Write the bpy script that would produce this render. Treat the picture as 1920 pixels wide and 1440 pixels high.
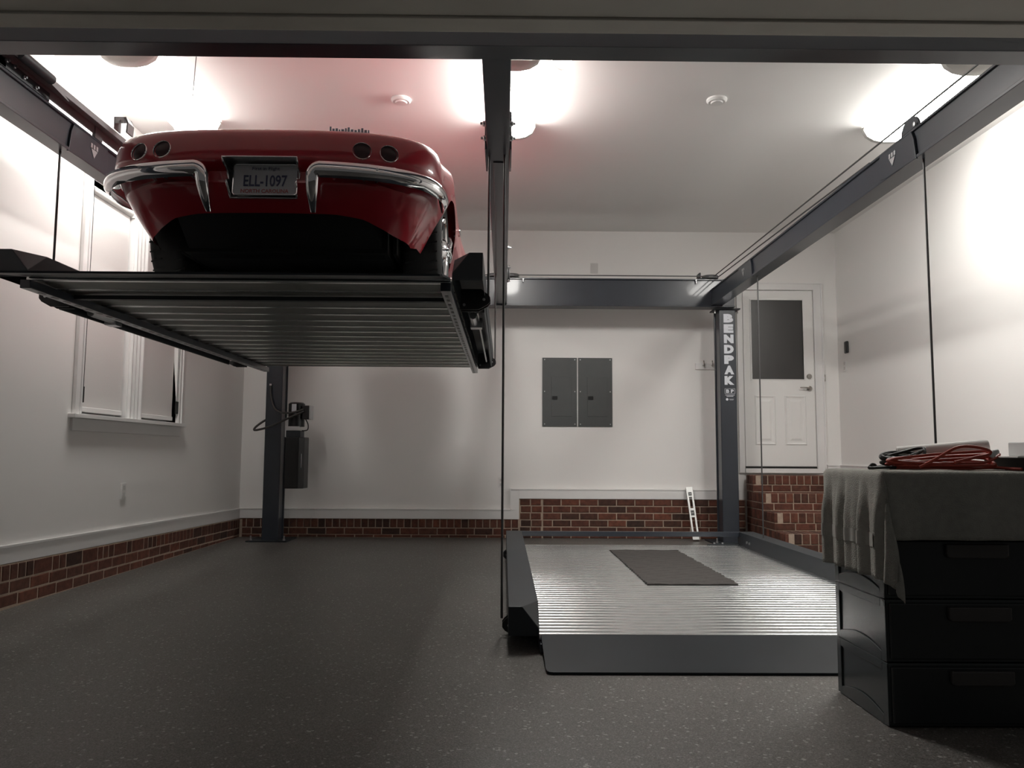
import bpy, math, random
from mathutils import Vector, Matrix
random.seed(7)
PI = math.pi
scene = bpy.context.scene
for o in list(bpy.data.objects):
    bpy.data.objects.remove(o, do_unlink=True)

# ------------------------------------------------------------------ camera
F_PX, CAM_H = 1480.0, 0.955
YAW, PITCH, ROLL = math.radians(0.5504), math.radians(5.0998), 0.0055
cam_data = bpy.data.cameras.new('camera')
cam_data.sensor_fit = 'HORIZONTAL'; cam_data.sensor_width = 36.0
cam_data.lens = 36.0 * F_PX / 1920.0
cam_data.clip_start = 0.05; cam_data.clip_end = 60
cam = bpy.data.objects.new('camera', cam_data)
scene.collection.objects.link(cam)
f = Vector((math.sin(YAW) * math.cos(PITCH), math.cos(YAW) * math.cos(PITCH), math.sin(PITCH)))
r = Vector((math.cos(YAW), -math.sin(YAW), 0)); u = r.cross(f)
r2 = math.cos(ROLL) * r + math.sin(ROLL) * u
u2 = math.cos(ROLL) * u - math.sin(ROLL) * r
M = Matrix((r2, u2, -f)).transposed().to_4x4(); M.translation = (0, 0, CAM_H)
cam.matrix_world = M
scene.camera = cam

# ------------------------------------------------------------------ world, exposure
world = bpy.data.worlds.new('night'); scene.world = world; world.use_nodes = True
bg = world.node_tree.nodes['Background']
bg.inputs[0].default_value = (0.66, 0.64, 0.62, 1); bg.inputs[1].default_value = 0.022
LAMP = 15.0
scene.view_settings.view_transform = 'Standard'
scene.view_settings.look = 'None'
scene.view_settings.gamma = 1.0
scene.view_settings.use_curve_mapping = False
scene.view_settings.exposure = 1.98

# ------------------------------------------------------------------ materials
MATS = {}
def mat(name, col, rough=0.5, metal=0.0, coat=0.0, noise=None, bump=None, rnd=0.0, emit=None, spec=None, trans=0.0):
    """noise=(scale, amount) colour variation; bump=(scale, strength); rnd = per-object value variation."""
    m = bpy.data.materials.new(name); m.use_nodes = True
    nt = m.node_tree; b = nt.nodes['Principled BSDF']
    b.inputs['Base Color'].default_value = (*col, 1)
    b.inputs['Roughness'].default_value = rough
    b.inputs['Metallic'].default_value = metal
    b.inputs['Coat Weight'].default_value = coat
    b.inputs['Coat Roughness'].default_value = 0.06
    if spec is not None: b.inputs['Specular IOR Level'].default_value = spec
    if trans: b.inputs['Transmission Weight'].default_value = trans
    tc = nt.nodes.new('ShaderNodeTexCoord')
    out = None
    if noise or rnd:
        hsv = nt.nodes.new('ShaderNodeHueSaturation'); hsv.inputs['Color'].default_value = (*col, 1)
        add = nt.nodes.new('ShaderNodeMath'); add.operation = 'ADD'; add.inputs[0].default_value = 1.0; add.inputs[1].default_value = 0.0
        if noise:
            n = nt.nodes.new('ShaderNodeTexNoise'); n.inputs['Scale'].default_value = noise[0]; n.inputs['Detail'].default_value = 6
            nt.links.new(tc.outputs['Object'], n.inputs['Vector'])
            mr = nt.nodes.new('ShaderNodeMapRange')
            mr.inputs[1].default_value = 0.25; mr.inputs[2].default_value = 0.75
            mr.inputs[3].default_value = 1 - noise[1]; mr.inputs[4].default_value = 1 + noise[1]
            nt.links.new(n.outputs['Fac'], mr.inputs[0]); nt.links.new(mr.outputs[0], add.inputs[0])
        if rnd:
            oi = nt.nodes.new('ShaderNodeObjectInfo'); mr2 = nt.nodes.new('ShaderNodeMapRange')
            mr2.inputs[3].default_value = -rnd; mr2.inputs[4].default_value = rnd
            nt.links.new(oi.outputs['Random'], mr2.inputs[0]); nt.links.new(mr2.outputs[0], add.inputs[1])
        nt.links.new(add.outputs[0], hsv.inputs['Value'])
        nt.links.new(hsv.outputs['Color'], b.inputs['Base Color'])
    if bump:
        n2 = nt.nodes.new('ShaderNodeTexNoise'); n2.inputs['Scale'].default_value = bump[0]; n2.inputs['Detail'].default_value = 4
        nt.links.new(tc.outputs['Object'], n2.inputs['Vector'])
        bp = nt.nodes.new('ShaderNodeBump'); bp.inputs['Strength'].default_value = bump[1]; bp.inputs['Distance'].default_value = 0.01
        nt.links.new(n2.outputs['Fac'], bp.inputs['Height']); nt.links.new(bp.outputs['Normal'], b.inputs['Normal'])
    if emit:
        b.inputs['Emission Color'].default_value = (*emit[0], 1); b.inputs['Emission Strength'].default_value = emit[1]
    MATS[name] = m
    return m

mat('wall_paint', (0.86, 0.845, 0.825), 0.75, bump=(220, 0.04))
mat('ceiling_paint', (0.87, 0.86, 0.84), 0.8, bump=(180, 0.05))
mat('trim_paint', (0.82, 0.81, 0.80), 0.35)
mat('header_paint', (0.60, 0.57, 0.51), 0.55, noise=(3, 0.08))
mat('blind_cloth', (0.72, 0.70, 0.68), 0.9, noise=(160, 0.03))
mat('slate_paint', (0.030, 0.036, 0.047), 0.30, noise=(4, 0.10), coat=0.2)
mat('slate_dull', (0.016, 0.021, 0.026), 0.50, noise=(5, 0.15))
mat('black_paint', (0.012, 0.012, 0.013), 0.4)
mat('black_plastic', (0.010, 0.010, 0.011), 0.35)
mat('galvanised', (0.68, 0.70, 0.695), 0.23, 0.92, noise=(9, 0.10))
mat('zinc', (0.55, 0.56, 0.57), 0.32, 0.9)
mat('steel_track', (0.22, 0.22, 0.225), 0.45, 0.35, noise=(8, 0.1))
mat('cable_steel', (0.10, 0.10, 0.10), 0.45, 0.6)
mat('chrome', (0.86, 0.86, 0.87), 0.05, 1.0)
mat('car_red', (0.38, 0.010, 0.022), 0.32, 0.0, coat=1.0)
mat('tail_lens', (0.030, 0.006, 0.008), 0.35)
mat('rubber', (0.016, 0.016, 0.016), 0.7)
mat('underbody', (0.008, 0.008, 0.008), 0.85)
mat('soft_top', (0.015, 0.015, 0.016), 0.8)
mat('car_glass', (0.02, 0.025, 0.025), 0.03, coat=0.5)
mat('plate_white', (0.40, 0.42, 0.45), 0.35, noise=(25, 0.05))
mat('plate_blue', (0.03, 0.035, 0.09), 0.4)
mat('plate_red', (0.32, 0.07, 0.07), 0.4)
mat('white_print', (0.72, 0.75, 0.80), 0.5)
mat('panel_grey', (0.080, 0.085, 0.085), 0.45, noise=(6, 0.06))
mat('door_paint', (0.83, 0.82, 0.80), 0.4)
mat('frosted_glass', (0.035, 0.034, 0.033), 0.28, coat=0.3)
mat('brass_nickel', (0.45, 0.43, 0.40), 0.25, 1.0)
mat('white_plastic', (0.80, 0.79, 0.77), 0.35)
mat('ivory_plate', (0.62, 0.61, 0.59), 0.4)
for nm, k_ in (('left', .58), ('centre', 1.32), ('right', .80)):     # the three fittings burn differently bright
    mat('lens_' + nm, (0.9, 0.9, 0.88), 0.4, emit=((1.0, 0.975, 0.93), LAMP * k_))
    mat('lens_flank_' + nm, (0.9, 0.9, 0.88), 0.4, emit=((1.0, 0.975, 0.93), LAMP * k_ * .36))
mat('cap_plastic', (0.60, 0.59, 0.56), 0.45)
mat('clear_glass', (1, 1, 1), 0.02, trans=1.0)
mat('mat_rubber', (0.045, 0.040, 0.037), 0.75, noise=(60, 0.3), bump=(150, 0.5))
mat('smoke_plastic', (0.040, 0.048, 0.050), 0.22, noise=(2.5, 0.1))
mat('smoke_front', (0.022, 0.026, 0.028), 0.25)
mat('handle_grey', (0.055, 0.052, 0.05), 0.5)
mat('towel_cloth', (0.34, 0.34, 0.305), 0.95, noise=(40, 0.10), bump=(260, 0.6))
mat('towel_band', (0.36, 0.36, 0.33), 0.8, noise=(90, 0.05))
mat('cord_red', (0.36, 0.045, 0.025), 0.45)
mat('cord_black', (0.014, 0.013, 0.012), 0.5)
mat('paper_white', (0.80, 0.79, 0.76), 0.7)
mat('carton_grey', (0.58, 0.60, 0.60), 0.6, noise=(12, 0.05))
mat('dark_carton', (0.035, 0.030, 0.026), 0.6)
mat('mortar', (0.43, 0.335, 0.26), 0.95, noise=(30, 0.12), bump=(120, 0.5))
mat('aluminium', (0.42, 0.42, 0.41), 0.4, 0.8)
mat('ramp_paint', (0.013, 0.017, 0.021), 0.45, spec=0.22, noise=(3, 0.2))
mat('galvanised_dull_shaded', (0.21, 0.215, 0.20), 0.5, 0.8, noise=(12, 0.15))  # duller copy of the deck metal, underside shade put into its colour

def brick_mat():
    m = bpy.data.materials.new('brick'); m.use_nodes = True
    nt = m.node_tree; b = nt.nodes['Principled BSDF']; b.inputs['Roughness'].default_value = 0.85
    oi = nt.nodes.new('ShaderNodeObjectInfo'); cr = nt.nodes.new('ShaderNodeValToRGB')
    e = cr.color_ramp.elements
    e[0].position = 0.0; e[0].color = (0.042, 0.021, 0.015, 1)
    e[1].position = 1.0; e[1].color = (0.150, 0.048, 0.027, 1)
    for p, c in ((0.25, (0.085, 0.031, 0.019)), (0.55, (0.118, 0.039, 0.024)), (0.8, (0.098, 0.041, 0.027))):
        k = cr.color_ramp.elements.new(p); k.color = (*c, 1)
    nt.links.new(oi.outputs['Random'], cr.inputs[0])
    tc = nt.nodes.new('ShaderNodeTexCoord')
    vm = nt.nodes.new('ShaderNodeVectorMath'); vm.operation = 'ADD'
    mul = nt.nodes.new('ShaderNodeMath'); mul.operation = 'MULTIPLY'; mul.inputs[1].default_value = 37.0
    nt.links.new(oi.outputs['Random'], mul.inputs[0]); nt.links.new(mul.outputs[0], vm.inputs[1])
    nt.links.new(tc.outputs['Object'], vm.inputs[0])
    n = nt.nodes.new('ShaderNodeTexNoise'); n.inputs['Scale'].default_value = 22; n.inputs['Detail'].default_value = 5
    nt.links.new(vm.outputs[0], n.inputs['Vector'])
    mr = nt.nodes.new('ShaderNodeMapRange'); mr.inputs[1].default_value = .25; mr.inputs[2].default_value = .75
    mr.inputs[3].default_value = .6; mr.inputs[4].default_value = 1.45
    nt.links.new(n.outputs['Fac'], mr.inputs[0])
    mx = nt.nodes.new('ShaderNodeHueSaturation'); nt.links.new(cr.outputs[0], mx.inputs['Color']); nt.links.new(mr.outputs[0], mx.inputs['Value'])
    nt.links.new(mx.outputs[0], b.inputs['Base Color'])
    bp = nt.nodes.new('ShaderNodeBump'); bp.inputs['Strength'].default_value = .5; bp.inputs['Distance'].default_value = .006
    nt.links.new(n.outputs['Fac'], bp.inputs['Height']); nt.links.new(bp.outputs['Normal'], b.inputs['Normal'])
    MATS['brick'] = m
brick_mat()

def floor_mat():
    m = bpy.data.materials.new('epoxy_floor'); m.use_nodes = True
    nt = m.node_tree; b = nt.nodes['Principled BSDF']
    tc = nt.nodes.new('ShaderNodeTexCoord')
    def vor(scale, thr0, thr1):
        v = nt.nodes.new('ShaderNodeTexVoronoi'); v.inputs['Scale'].default_value = scale
        nt.links.new(tc.outputs['Object'], v.inputs['Vector'])
        sp = nt.nodes.new('ShaderNodeSeparateColor'); nt.links.new(v.outputs['Color'], sp.inputs[0])
        cr = nt.nodes.new('ShaderNodeMapRange'); cr.inputs[1].default_value = thr0; cr.inputs[2].default_value = thr1
        nt.links.new(sp.outputs[0], cr.inputs[0])
        return cr.outputs[0], sp
    n = nt.nodes.new('ShaderNodeTexNoise'); n.inputs['Scale'].default_value = 1.3; n.inputs['Detail'].default_value = 5
    nt.links.new(tc.outputs['Object'], n.inputs['Vector'])
    base = nt.nodes.new('ShaderNodeValToRGB')
    base.color_ramp.elements[0].position = .3; base.color_ramp.elements[0].color = (.105, .099, .090, 1)
    base.color_ramp.elements[1].position = .7; base.color_ramp.elements[1].color = (.136, .130, .120, 1)
    nt.links.new(n.outputs['Fac'], base.inputs[0])
    prev = base.outputs[0]
    for scale, t0, t1, col, amt in ((230, .6, .75, (.058, .055, .050, 1), .75), (260, .78, .86, (.23, .22, .21, 1), .7), (110, .965, .985, (.42, .41, .39, 1), .8)):
        fac, sp = vor(scale, t0, t1)
        ml = nt.nodes.new('ShaderNodeMath'); ml.operation = 'MULTIPLY'; ml.inputs[1].default_value = amt
        nt.links.new(fac, ml.inputs[0])
        mx = nt.nodes.new('ShaderNodeMixRGB'); mx.inputs[2].default_value = col
        nt.links.new(ml.outputs[0], mx.inputs[0]); nt.links.new(prev, mx.inputs[1]); prev = mx.outputs[0]
    nt.links.new(prev, b.inputs['Base Color'])
    b.inputs['Roughness'].default_value = 0.42
    n3 = nt.nodes.new('ShaderNodeTexNoise'); n3.inputs['Scale'].default_value = 140; n3.inputs['Detail'].default_value = 3
    nt.links.new(tc.outputs['Object'], n3.inputs['Vector'])
    bp = nt.nodes.new('ShaderNodeBump'); bp.inputs['Strength'].default_value = .35; bp.inputs['Distance'].default_value = .004
    nt.links.new(n3.outputs['Fac'], bp.inputs['Height']); nt.links.new(bp.outputs['Normal'], b.inputs['Normal'])
    MATS['epoxy_floor'] = m
floor_mat()

# ------------------------------------------------------------------ mesh helpers
COL = scene.collection
class MB:
    """Collects shapes in world coordinates; build() links them as ONE mesh object."""
    def __init__(s): s.v = []; s.f = []
    def add(s, vs, fs):
        n = len(s.v); s.v += [tuple(p) for p in vs]; s.f += [[i + n for i in q] for q in fs]; return s
    def box(s, x0, x1, y0, y1, z0, z1):
        return s.add([(x0, y0, z0), (x1, y0, z0), (x1, y1, z0), (x0, y1, z0), (x0, y0, z1), (x1, y0, z1), (x1, y1, z1), (x0, y1, z1)],
                     [(0, 3, 2, 1), (4, 5, 6, 7), (0, 1, 5, 4), (1, 2, 6, 5), (2, 3, 7, 6), (3, 0, 4, 7)])
    def prism(s, pts, axis, a0, a1):
        """extrude polygon: axis 'x': pts=(y,z); 'y': pts=(x,z); 'z': pts=(x,y)"""
        def P(p, a): return (a, p[0], p[1]) if axis == 'x' else (p[0], a, p[1]) if axis == 'y' else (p[0], p[1], a)
        n = len(pts)
        return s.add([P(p, a0) for p in pts] + [P(p, a1) for p in pts],
                     [list(range(n))[::-1], list(range(n, 2 * n))] + [(i, (i + 1) % n, n + (i + 1) % n, n + i) for i in range(n)])
    def tube(s, path, rad, n=8, closed=False):
        path = [Vector(p) for p in path]; m = len(path); rings = []
        up = None
        for i, p in enumerate(path):
            a = path[(i - 1) % m] if (closed or i > 0) else p
            b = path[(i + 1) % m] if (closed or i < m - 1) else p
            t = (b - a)
            t = t.normalized() if t.length > 1e-9 else Vector((0, 0, 1))
            if up is None:
                up = Vector((0, 0, 1)) if abs(t.z) < .9 else Vector((1, 0, 0))
            e1 = up - t * up.dot(t)
            if e1.length < 1e-6: e1 = Vector((1, 0, 0)) - t * t.x
            e1.normalize(); e2 = t.cross(e1); up = e1
            rr = rad[i] if isinstance(rad, (list, tuple)) else rad
            rings.append([p + (e1 * math.cos(2 * PI * k / n) + e2 * math.sin(2 * PI * k / n)) * rr for k in range(n)])
        vs = [q for R in rings for q in R]; fs = []
        for i in range(m if closed else m - 1):
            j = (i + 1) % m
            for k in range(n):
                fs.append((i * n + k, i * n + (k + 1) % n, j * n + (k + 1) % n, j * n + k))
        if not closed:
            fs.append(list(range(n))[::-1]); fs.append([(m - 1) * n + k for k in range(n)])
        return s.add(vs, fs)
    def lathe(s, prof, c, axis, n=24):
        """prof = [(radius, along)], revolve round axis vector through c"""
        ax = Vector(axis).normalized(); c = Vector(c)
        e1 = ax.orthogonal().normalized(); e2 = ax.cross(e1)
        vs = []; m = len(prof)
        for k in range(n):
            d = e1 * math.cos(2 * PI * k / n) + e2 * math.sin(2 * PI * k / n)
            for rr, a in prof: vs.append(c + ax * a + d * rr)
        fs = []
        for k in range(n):
            for i in range(m - 1):
                fs.append((k * m + i, k * m + i + 1, ((k + 1) % n) * m + i + 1, ((k + 1) % n) * m + i))
        if prof[0][0] > 1e-6: fs.append([k * m for k in range(n)])
        if prof[-1][0] > 1e-6: fs.append([k * m + m - 1 for k in range(n)][::-1])
        return s.add(vs, fs)
    def grid(s, P):
        m, n = len(P), len(P[0])
        return s.add([q for R in P for q in R], [(i * n + j, i * n + j + 1, (i + 1) * n + j + 1, (i + 1) * n + j) for i in range(m - 1) for j in range(n - 1)])
    def build(s, name, material, parent=None, smooth=None, bevel=0.0, origin=None, fix=True):
        off = Vector((0, 0, 0))
        if parent is not None:
            off = wloc(parent)
        if origin is not None: off = Vector(origin)
        me = bpy.data.meshes.new(name)
        me.from_pydata([tuple(Vector(p) - off) for p in s.v], [], s.f)
        if fix:
            import bmesh
            bm = bmesh.new(); bm.from_mesh(me)
            bmesh.ops.remove_doubles(bm, verts=bm.verts, dist=1e-6)
            bmesh.ops.recalc_face_normals(bm, faces=bm.faces)
            bm.to_mesh(me); bm.free()
        me.materials.append(MATS[material])
        o = bpy.data.objects.new(name, me); COL.objects.link(o)
        if parent is not None:
            o.parent = parent
            if origin is not None: o.location = off - wloc(parent)
        elif origin is not None: o.location = off
        if smooth is not None:
            me.polygons.foreach_set('use_smooth', [True] * len(me.polygons))
            me.set_sharp_from_angle(angle=math.radians(smooth))
        if bevel:
            b = o.modifiers.new('bevel', 'BEVEL'); b.width = bevel; b.segments = 2; b.limit_method = 'ANGLE'
        return o
def wloc(o):
    v = Vector(o.location)
    while o.parent: o = o.parent; v += o.location
    return v
def tag(o, label=None, cat=None, group=None, kind=None):
    if label: o['label'] = label
    if cat: o['category'] = cat
    if group: o['group'] = group
    if kind: o['kind'] = kind
    return o
def thing(name, loc, label, cat, group=None, kind=None):
    o = bpy.data.objects.new(name, None); COL.objects.link(o); o.location = loc; o.empty_display_size = .1
    return tag(o, label, cat, group, kind)
def dup(o, parent=None):
    c = o.copy(); COL.objects.link(c); c.parent = parent
    for ch in list(o.children): dup(ch, c)
    return c
def text_mb(txt, size, bold=0.0, depth=0.0015, sx=1.0, align='CENTER'):
    cu = bpy.data.curves.new('t', 'FONT'); cu.body = txt; cu.size = size; cu.offset = bold; cu.extrude = depth
    cu.align_x = align; cu.align_y = 'CENTER'; cu.resolution_u = 3
    ob = bpy.data.objects.new('t', cu); COL.objects.link(ob)
    dg = bpy.context.evaluated_depsgraph_get(); me = bpy.data.meshes.new_from_object(ob.evaluated_get(dg))
    vs = [(v.co.x * sx, v.co.y, v.co.z) for v in me.vertices]; fs = [list(p.vertices) for p in me.polygons]
    bpy.data.objects.remove(ob); bpy.data.meshes.remove(me); bpy.data.curves.remove(cu)
    return vs, fs
def put_text(mb, txt, size, center, xdir, ydir, bold=0.0, sx=1.0, depth=.0015):
    vs, fs = text_mb(txt, size, bold, depth, sx)
    xs = [v[0] for v in vs]; ys = [v[1] for v in vs]; cx = (min(xs) + max(xs)) / 2; cy = (min(ys) + max(ys)) / 2
    X = Vector(xdir).normalized(); Y = Vector(ydir).normalized(); Z = X.cross(Y); c = Vector(center)
    mb.add([c + X * (v[0] - cx) + Y * (v[1] - cy) + Z * v[2] for v in vs], fs)
def smoothstep(a, b, x):
    t = max(0., min(1., (x - a) / (b - a))); return t * t * (3 - 2 * t)
def interp(x, pts):
    if x <= pts[0][0]: return pts[0][1]
    for (a, p), (b, q) in zip(pts, pts[1:]):
        if x <= b: return p + (q - p) * (x - a) / (b - a)
    return pts[-1][1]
def catmull(pts, per=8, closed=False):
    P = [Vector(p) for p in pts]; n = len(P); out = []
    for i in range(n if closed else n - 1):
        p0 = P[(i - 1) % n] if closed or i > 0 else P[0]; p1 = P[i]; p2 = P[(i + 1) % n]
        p3 = P[(i + 2) % n] if closed or i + 2 < n else P[-1]
        for k in range(per):
            t = k / per
            out.append(.5 * ((2 * p1) + (p2 - p0) * t + (2 * p0 - 5 * p1 + 4 * p2 - p3) * t * t + (3 * p1 - p0 - 3 * p2 + p3) * t ** 3))
    if not closed: out.append(P[-1])
    return out

# ------------------------------------------------------------------ the room
XL, XR, YB, YF, ZC = -3.04, 3.93, 9.2, 2.62, 3.61
def struct(o, label=None, cat=None): return tag(o, label, cat, kind='structure')
struct(MB().box(-7, 7, -2.5, 9.4, -.12, 0).build('floor', 'epoxy_floor'), 'dark grey speckled epoxy garage floor')
struct(MB().box(XL - .2, XR + .2, YF, 9.4, ZC, ZC + .1).build('ceiling', 'ceiling_paint'), 'white painted garage ceiling')
wall_back = struct(MB().box(XL - .2, XR + .2, YB, YB + .15, 0, ZC).build('wall_back', 'wall_paint'), 'white rear garage wall with electrical panels and door')
wall_right = struct(MB().box(XR, XR + .15, YF, YB, 0, ZC).build('wall_right', 'wall_paint'), 'white right garage wall')
# left wall with a window opening
WY0, WY1, WZ0, WZ1 = 5.66, 7.33, 1.225, 2.96
lw = MB()
for a in ((YF, WY0, 0, ZC), (WY1, YB, 0, ZC), (WY0, WY1, 0, WZ0), (WY0, WY1, WZ1, ZC)):
    lw.box(XL - .15, XL, a[0], a[1], a[2], a[3])
wall_left = struct(lw.build('wall_left', 'wall_paint'), 'white left garage wall with a pair of windows')
# front wall around the garage door opening
HZ = 2.412
fw = MB(); fw.box(XL - .2, XR + .2, YF - .35, YF, HZ + .02, ZC + .1); fw.box(XL - .2, -2.75, YF - .35, YF, 0, HZ + .02); fw.box(3.35, XR + .2, YF - .35, YF, 0, HZ + .02)
struct(fw.build('wall_front', 'wall_paint'), 'front garage wall around the door opening')
hd = MB(); hd.box(-2.75, 3.35, YF - .034, YF, HZ, HZ + .02); hd.box(-2.75, 3.35, YF - .095, YF - .036, HZ - .004, HZ + .02); hd.box(-2.75, 3.35, YF - .35, YF - .097, HZ + .004, HZ + .02)
struct(hd.build('trim_1', 'header_paint', bevel=.003), 'stepped beige trim under the garage door header')

# --- brickwork
BRICKS = {}
def brick_mesh(L, Hh, T, ch=.004):
    key = (round(L, 3), round(Hh, 3), round(T, 3))
    if key in BRICKS: return BRICKS[key]
    a, b = L / 2, Hh / 2
    vs = [(-a, 0, -b), (a, 0, -b), (a, 0, b), (-a, 0, b), (-a, -T + ch, -b), (a, -T + ch, -b), (a, -T + ch, b), (-a, -T + ch, b),
          (-a + ch, -T, -b + ch), (a - ch, -T, -b + ch), (a - ch, -T, b - ch), (-a + ch, -T, b - ch)]
    fs = [(0, 4, 5, 1), (1, 5, 6, 2), (2, 6, 7, 3), (3, 7, 4, 0), (4, 8, 9, 5), (5, 9, 10, 6), (6, 10, 11, 7), (7, 11, 8, 4), (8, 11, 10, 9), (0, 1, 2, 3)]
    me = bpy.data.meshes.new('brick'); me.from_pydata(vs, [], fs); me.materials.append(MATS['brick']); BRICKS[key] = me
    return me
def lay(parent, p, L, Hh, T=.03, rz=0.0, rx=0.0):
    """one brick: p = centre of its back face, facing -Y before rotation rz"""
    o = bpy.data.objects.new('brick', brick_mesh(L, Hh, T)); COL.objects.link(o)
    o.parent = parent; o.location = Vector(p) - wloc(parent)
    o.rotation_euler = (rx, random.uniform(-.006, .006), rz)
    return o
J = .0125
def course(parent, fn, a0, a1, L, Hh, start=0.0, rz=0.0, T=.03, rx=0.0, jitter=.004):
    """lay a row between a0 and a1; fn(a) gives the centre point"""
    a = a0 - start
    while a < a1 - .02:
        b0, b1 = max(a, a0), min(a + L, a1)
        if b1 - b0 > .02:
            p = Vector(fn((b0 + b1) / 2))
            lay(parent, p, b1 - b0, Hh, T + random.uniform(-.0015, .002), rz, rx)
        a += L + J
# back wall: low band left of the door
MB().box(-3.02, .178, 9.172, YB, 0, .212).build('mortar_bed', 'mortar', wall_back)
course(wall_back, lambda a: (a, YB, .163), -2.99, .17, .0695, .091, .03, T=.036)
course(wall_back, lambda a: (a, YB, .072), -2.99, .17, .200, .067, .10, T=.036)
course(wall_back, lambda a: (a, YB, .017), -2.99, .17, .203, .026, .0, T=.034)
# raised band
MB().box(.178, 2.79, 9.165, YB, 0, .447).build('mortar_bed', 'mortar', wall_back)
zt = .447
for i in range(6):
    z = zt - .0385 - i * .0795
    h_ = .067 if z > .04 else .05
    course(wall_back, lambda a, z=z: (a, YB, max(z, .028)), .20 if i % 2 else .19, .44, .112, h_, 0, T=.042)
    course(wall_back, lambda a, z=z: (a, YB, max(z, .028)), .455, 2.78, .200, h_, .1 * (i % 2), T=.043)
# left wall band: the floor falls a little towards the door, so the courses show more brick nearer the camera
def ltop(y): return .272 - (y - 4.9) * .0156
TILT = .0156
MB().add([(XL, 2.7, 0), (XL + .0165, 2.7, 0), (XL + .0165, 9.19, 0), (XL, 9.19, 0), (XL, 2.7, ltop(2.7)), (XL + .0165, 2.7, ltop(2.7)), (XL + .0165, 9.19, ltop(9.19)), (XL, 9.19, ltop(9.19))],
         [(0, 3, 2, 1), (4, 5, 6, 7), (0, 1, 5, 4), (1, 2, 6, 5), (2, 3, 7, 6), (3, 0, 4, 7)]).build('mortar_bed', 'mortar', wall_left)
def left_course(drop, Hh, L, start):
    a = 4.2 - start
    while a < 9.14:
        l = L if L > .1 else (L if random.random() < .72 else .2015)
        b1 = min(a + l, 9.16); yc = (a + b1) / 2
        zc = ltop(yc) - drop; lo = max(zc - Hh / 2, .004); hi = zc + Hh / 2
        if hi - lo > .012:
            lay(wall_left, (XL, yc, (lo + hi) / 2), b1 - a, hi - lo, .02 + random.uniform(-.001, .002), PI / 2)
        a += l + J
left_course(.052, .091, .0695, .0); left_course(.1425, .067, .200, .09); left_course(.222, .067, .200, .0)

# --- baseboards
def ltrim(z0, z1, d, yy0, yy1):
    return [(XL, yy0, ltop(yy0) + z0), (XL + d, yy0, ltop(yy0) + z0), (XL + d, yy1, ltop(yy1) + z0), (XL, yy1, ltop(yy1) + z0),
            (XL, yy0, ltop(yy0) + z1), (XL + d, yy0, ltop(yy0) + z1), (XL + d, yy1, ltop(yy1) + z1), (XL, yy1, ltop(yy1) + z1)]
BF = [(0, 3, 2, 1), (4, 5, 6, 7), (0, 1, 5, 4), (1, 2, 6, 5), (2, 3, 7, 6), (3, 0, 4, 7)]
b = MB(); b.add(ltrim(.003, .100, .016, 2.7, 9.19), BF); b.add(ltrim(.100, .116, .023, 2.7, 9.19), BF)
struct(b.build('baseboard_left', 'trim_paint', bevel=.002), 'white baseboard above the left brick course')
b = MB(); b.box(-3.02, .178, YB - .046, YB, .214, .315); b.box(-3.02, .08, YB - .053, YB, .315, .328)
b.box(.085, .178, YB - .046, YB, .315, .55); b.box(.072, .085, YB - .053, YB, .328, .563)
b.box(.178, 2.72, YB - .05, YB, .449, .55); b.box(.085, 2.72, YB - .056, YB, .55, .563)
struct(b.build('baseboard_back', 'trim_paint', bevel=.002), 'white baseboard stepping up over the raised rear brick')
b = MB(); b.box(3.76, XR, YB - .018, YB, .757, .84); b.box(3.76, XR, YB - .024, YB, .84, .855); b.box(XR - .018, XR, 2.7, YB - .02, .757, .84); b.box(XR - .024, XR, 2.7, YB - .02, .84, .855)
struct(b.build('baseboard_right', 'trim_paint', bevel=.002), 'white baseboard at landing height beside the door')

# --- windows in the left wall
def window(name, y0, y1, cordside, label):
    w = thing(name, (XL, (y0 + y1) / 2, WZ0), label, None, kind='structure')
    MB().box(XL - .10, XL - .09, y0, y1, WZ0 + .05, WZ1 - .04).build('pane', 'car_glass', w)
    fr = MB(); fr.box(XL - .12, XL - .08, y0, y0 + .05, WZ0, WZ1); fr.box(XL - .12, XL - .08, y1 - .05, y1, WZ0, WZ1)
    fr.box(XL - .12, XL - .08, y0 + .05, y1 - .05, WZ0, WZ0 + .05); fr.box(XL - .12, XL - .08, y0 + .05, y1 - .05, WZ1 - .05, WZ1)
    fr.box(XL - .12, XL - .08, y0 + .05, y1 - .05, (WZ0 + WZ1) / 2 - .02, (WZ0 + WZ1) / 2 + .02)
    fr.build('sash', 'trim_paint', w, bevel=.003)
    return w
YM0, YM1 = 6.36, 6.60
window('window_1', WY0, YM0, -1, 'nearer left-wall window behind a white roller blind')
window('window_2', YM1, WY1, 1, 'farther left-wall window behind a white roller blind')
c = MB()
c.box(XL - .15, XL + .018, WY0 - .09, WY0, WZ0, WZ1 + .09); c.box(XL - .15, XL + .018, WY1, WY1 + .085, WZ0, WZ1 + .09)
c.box(XL - .15, XL + .018, WY0, WY1, WZ1, WZ1 + .09); c.box(XL - .15, XL + .006, YM0, YM1, WZ0, WZ1)
for yy in (WY0 - .095, WY0 - .022, WY1 + .004, WY1 + .07, YM0 + .015, YM0 + .075, YM0 + .135, YM1 - .035):
    c.box(XL + .004, XL + .028, yy, yy + .018, WZ0, WZ1 + .09)
c.box(XL, XL + .045, WY0 - .14, WY1 + .14, WZ1 + .09, WZ1 + .115)
struct(c.build('trim_2', 'trim_paint', bevel=.002), 'white moulded casing round the paired windows')
c = MB(); c.box(XL - .1, XL + .055, WY0 - .135, WY1 + .125, WZ0 - .03, WZ0); c.box(XL, XL + .018, WY0 - .10, WY1 + .09, WZ0 - .12, WZ0 - .03)
struct(c.build('trim_3', 'trim_paint', bevel=.003), 'white window sill and apron on the left wall')
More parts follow.
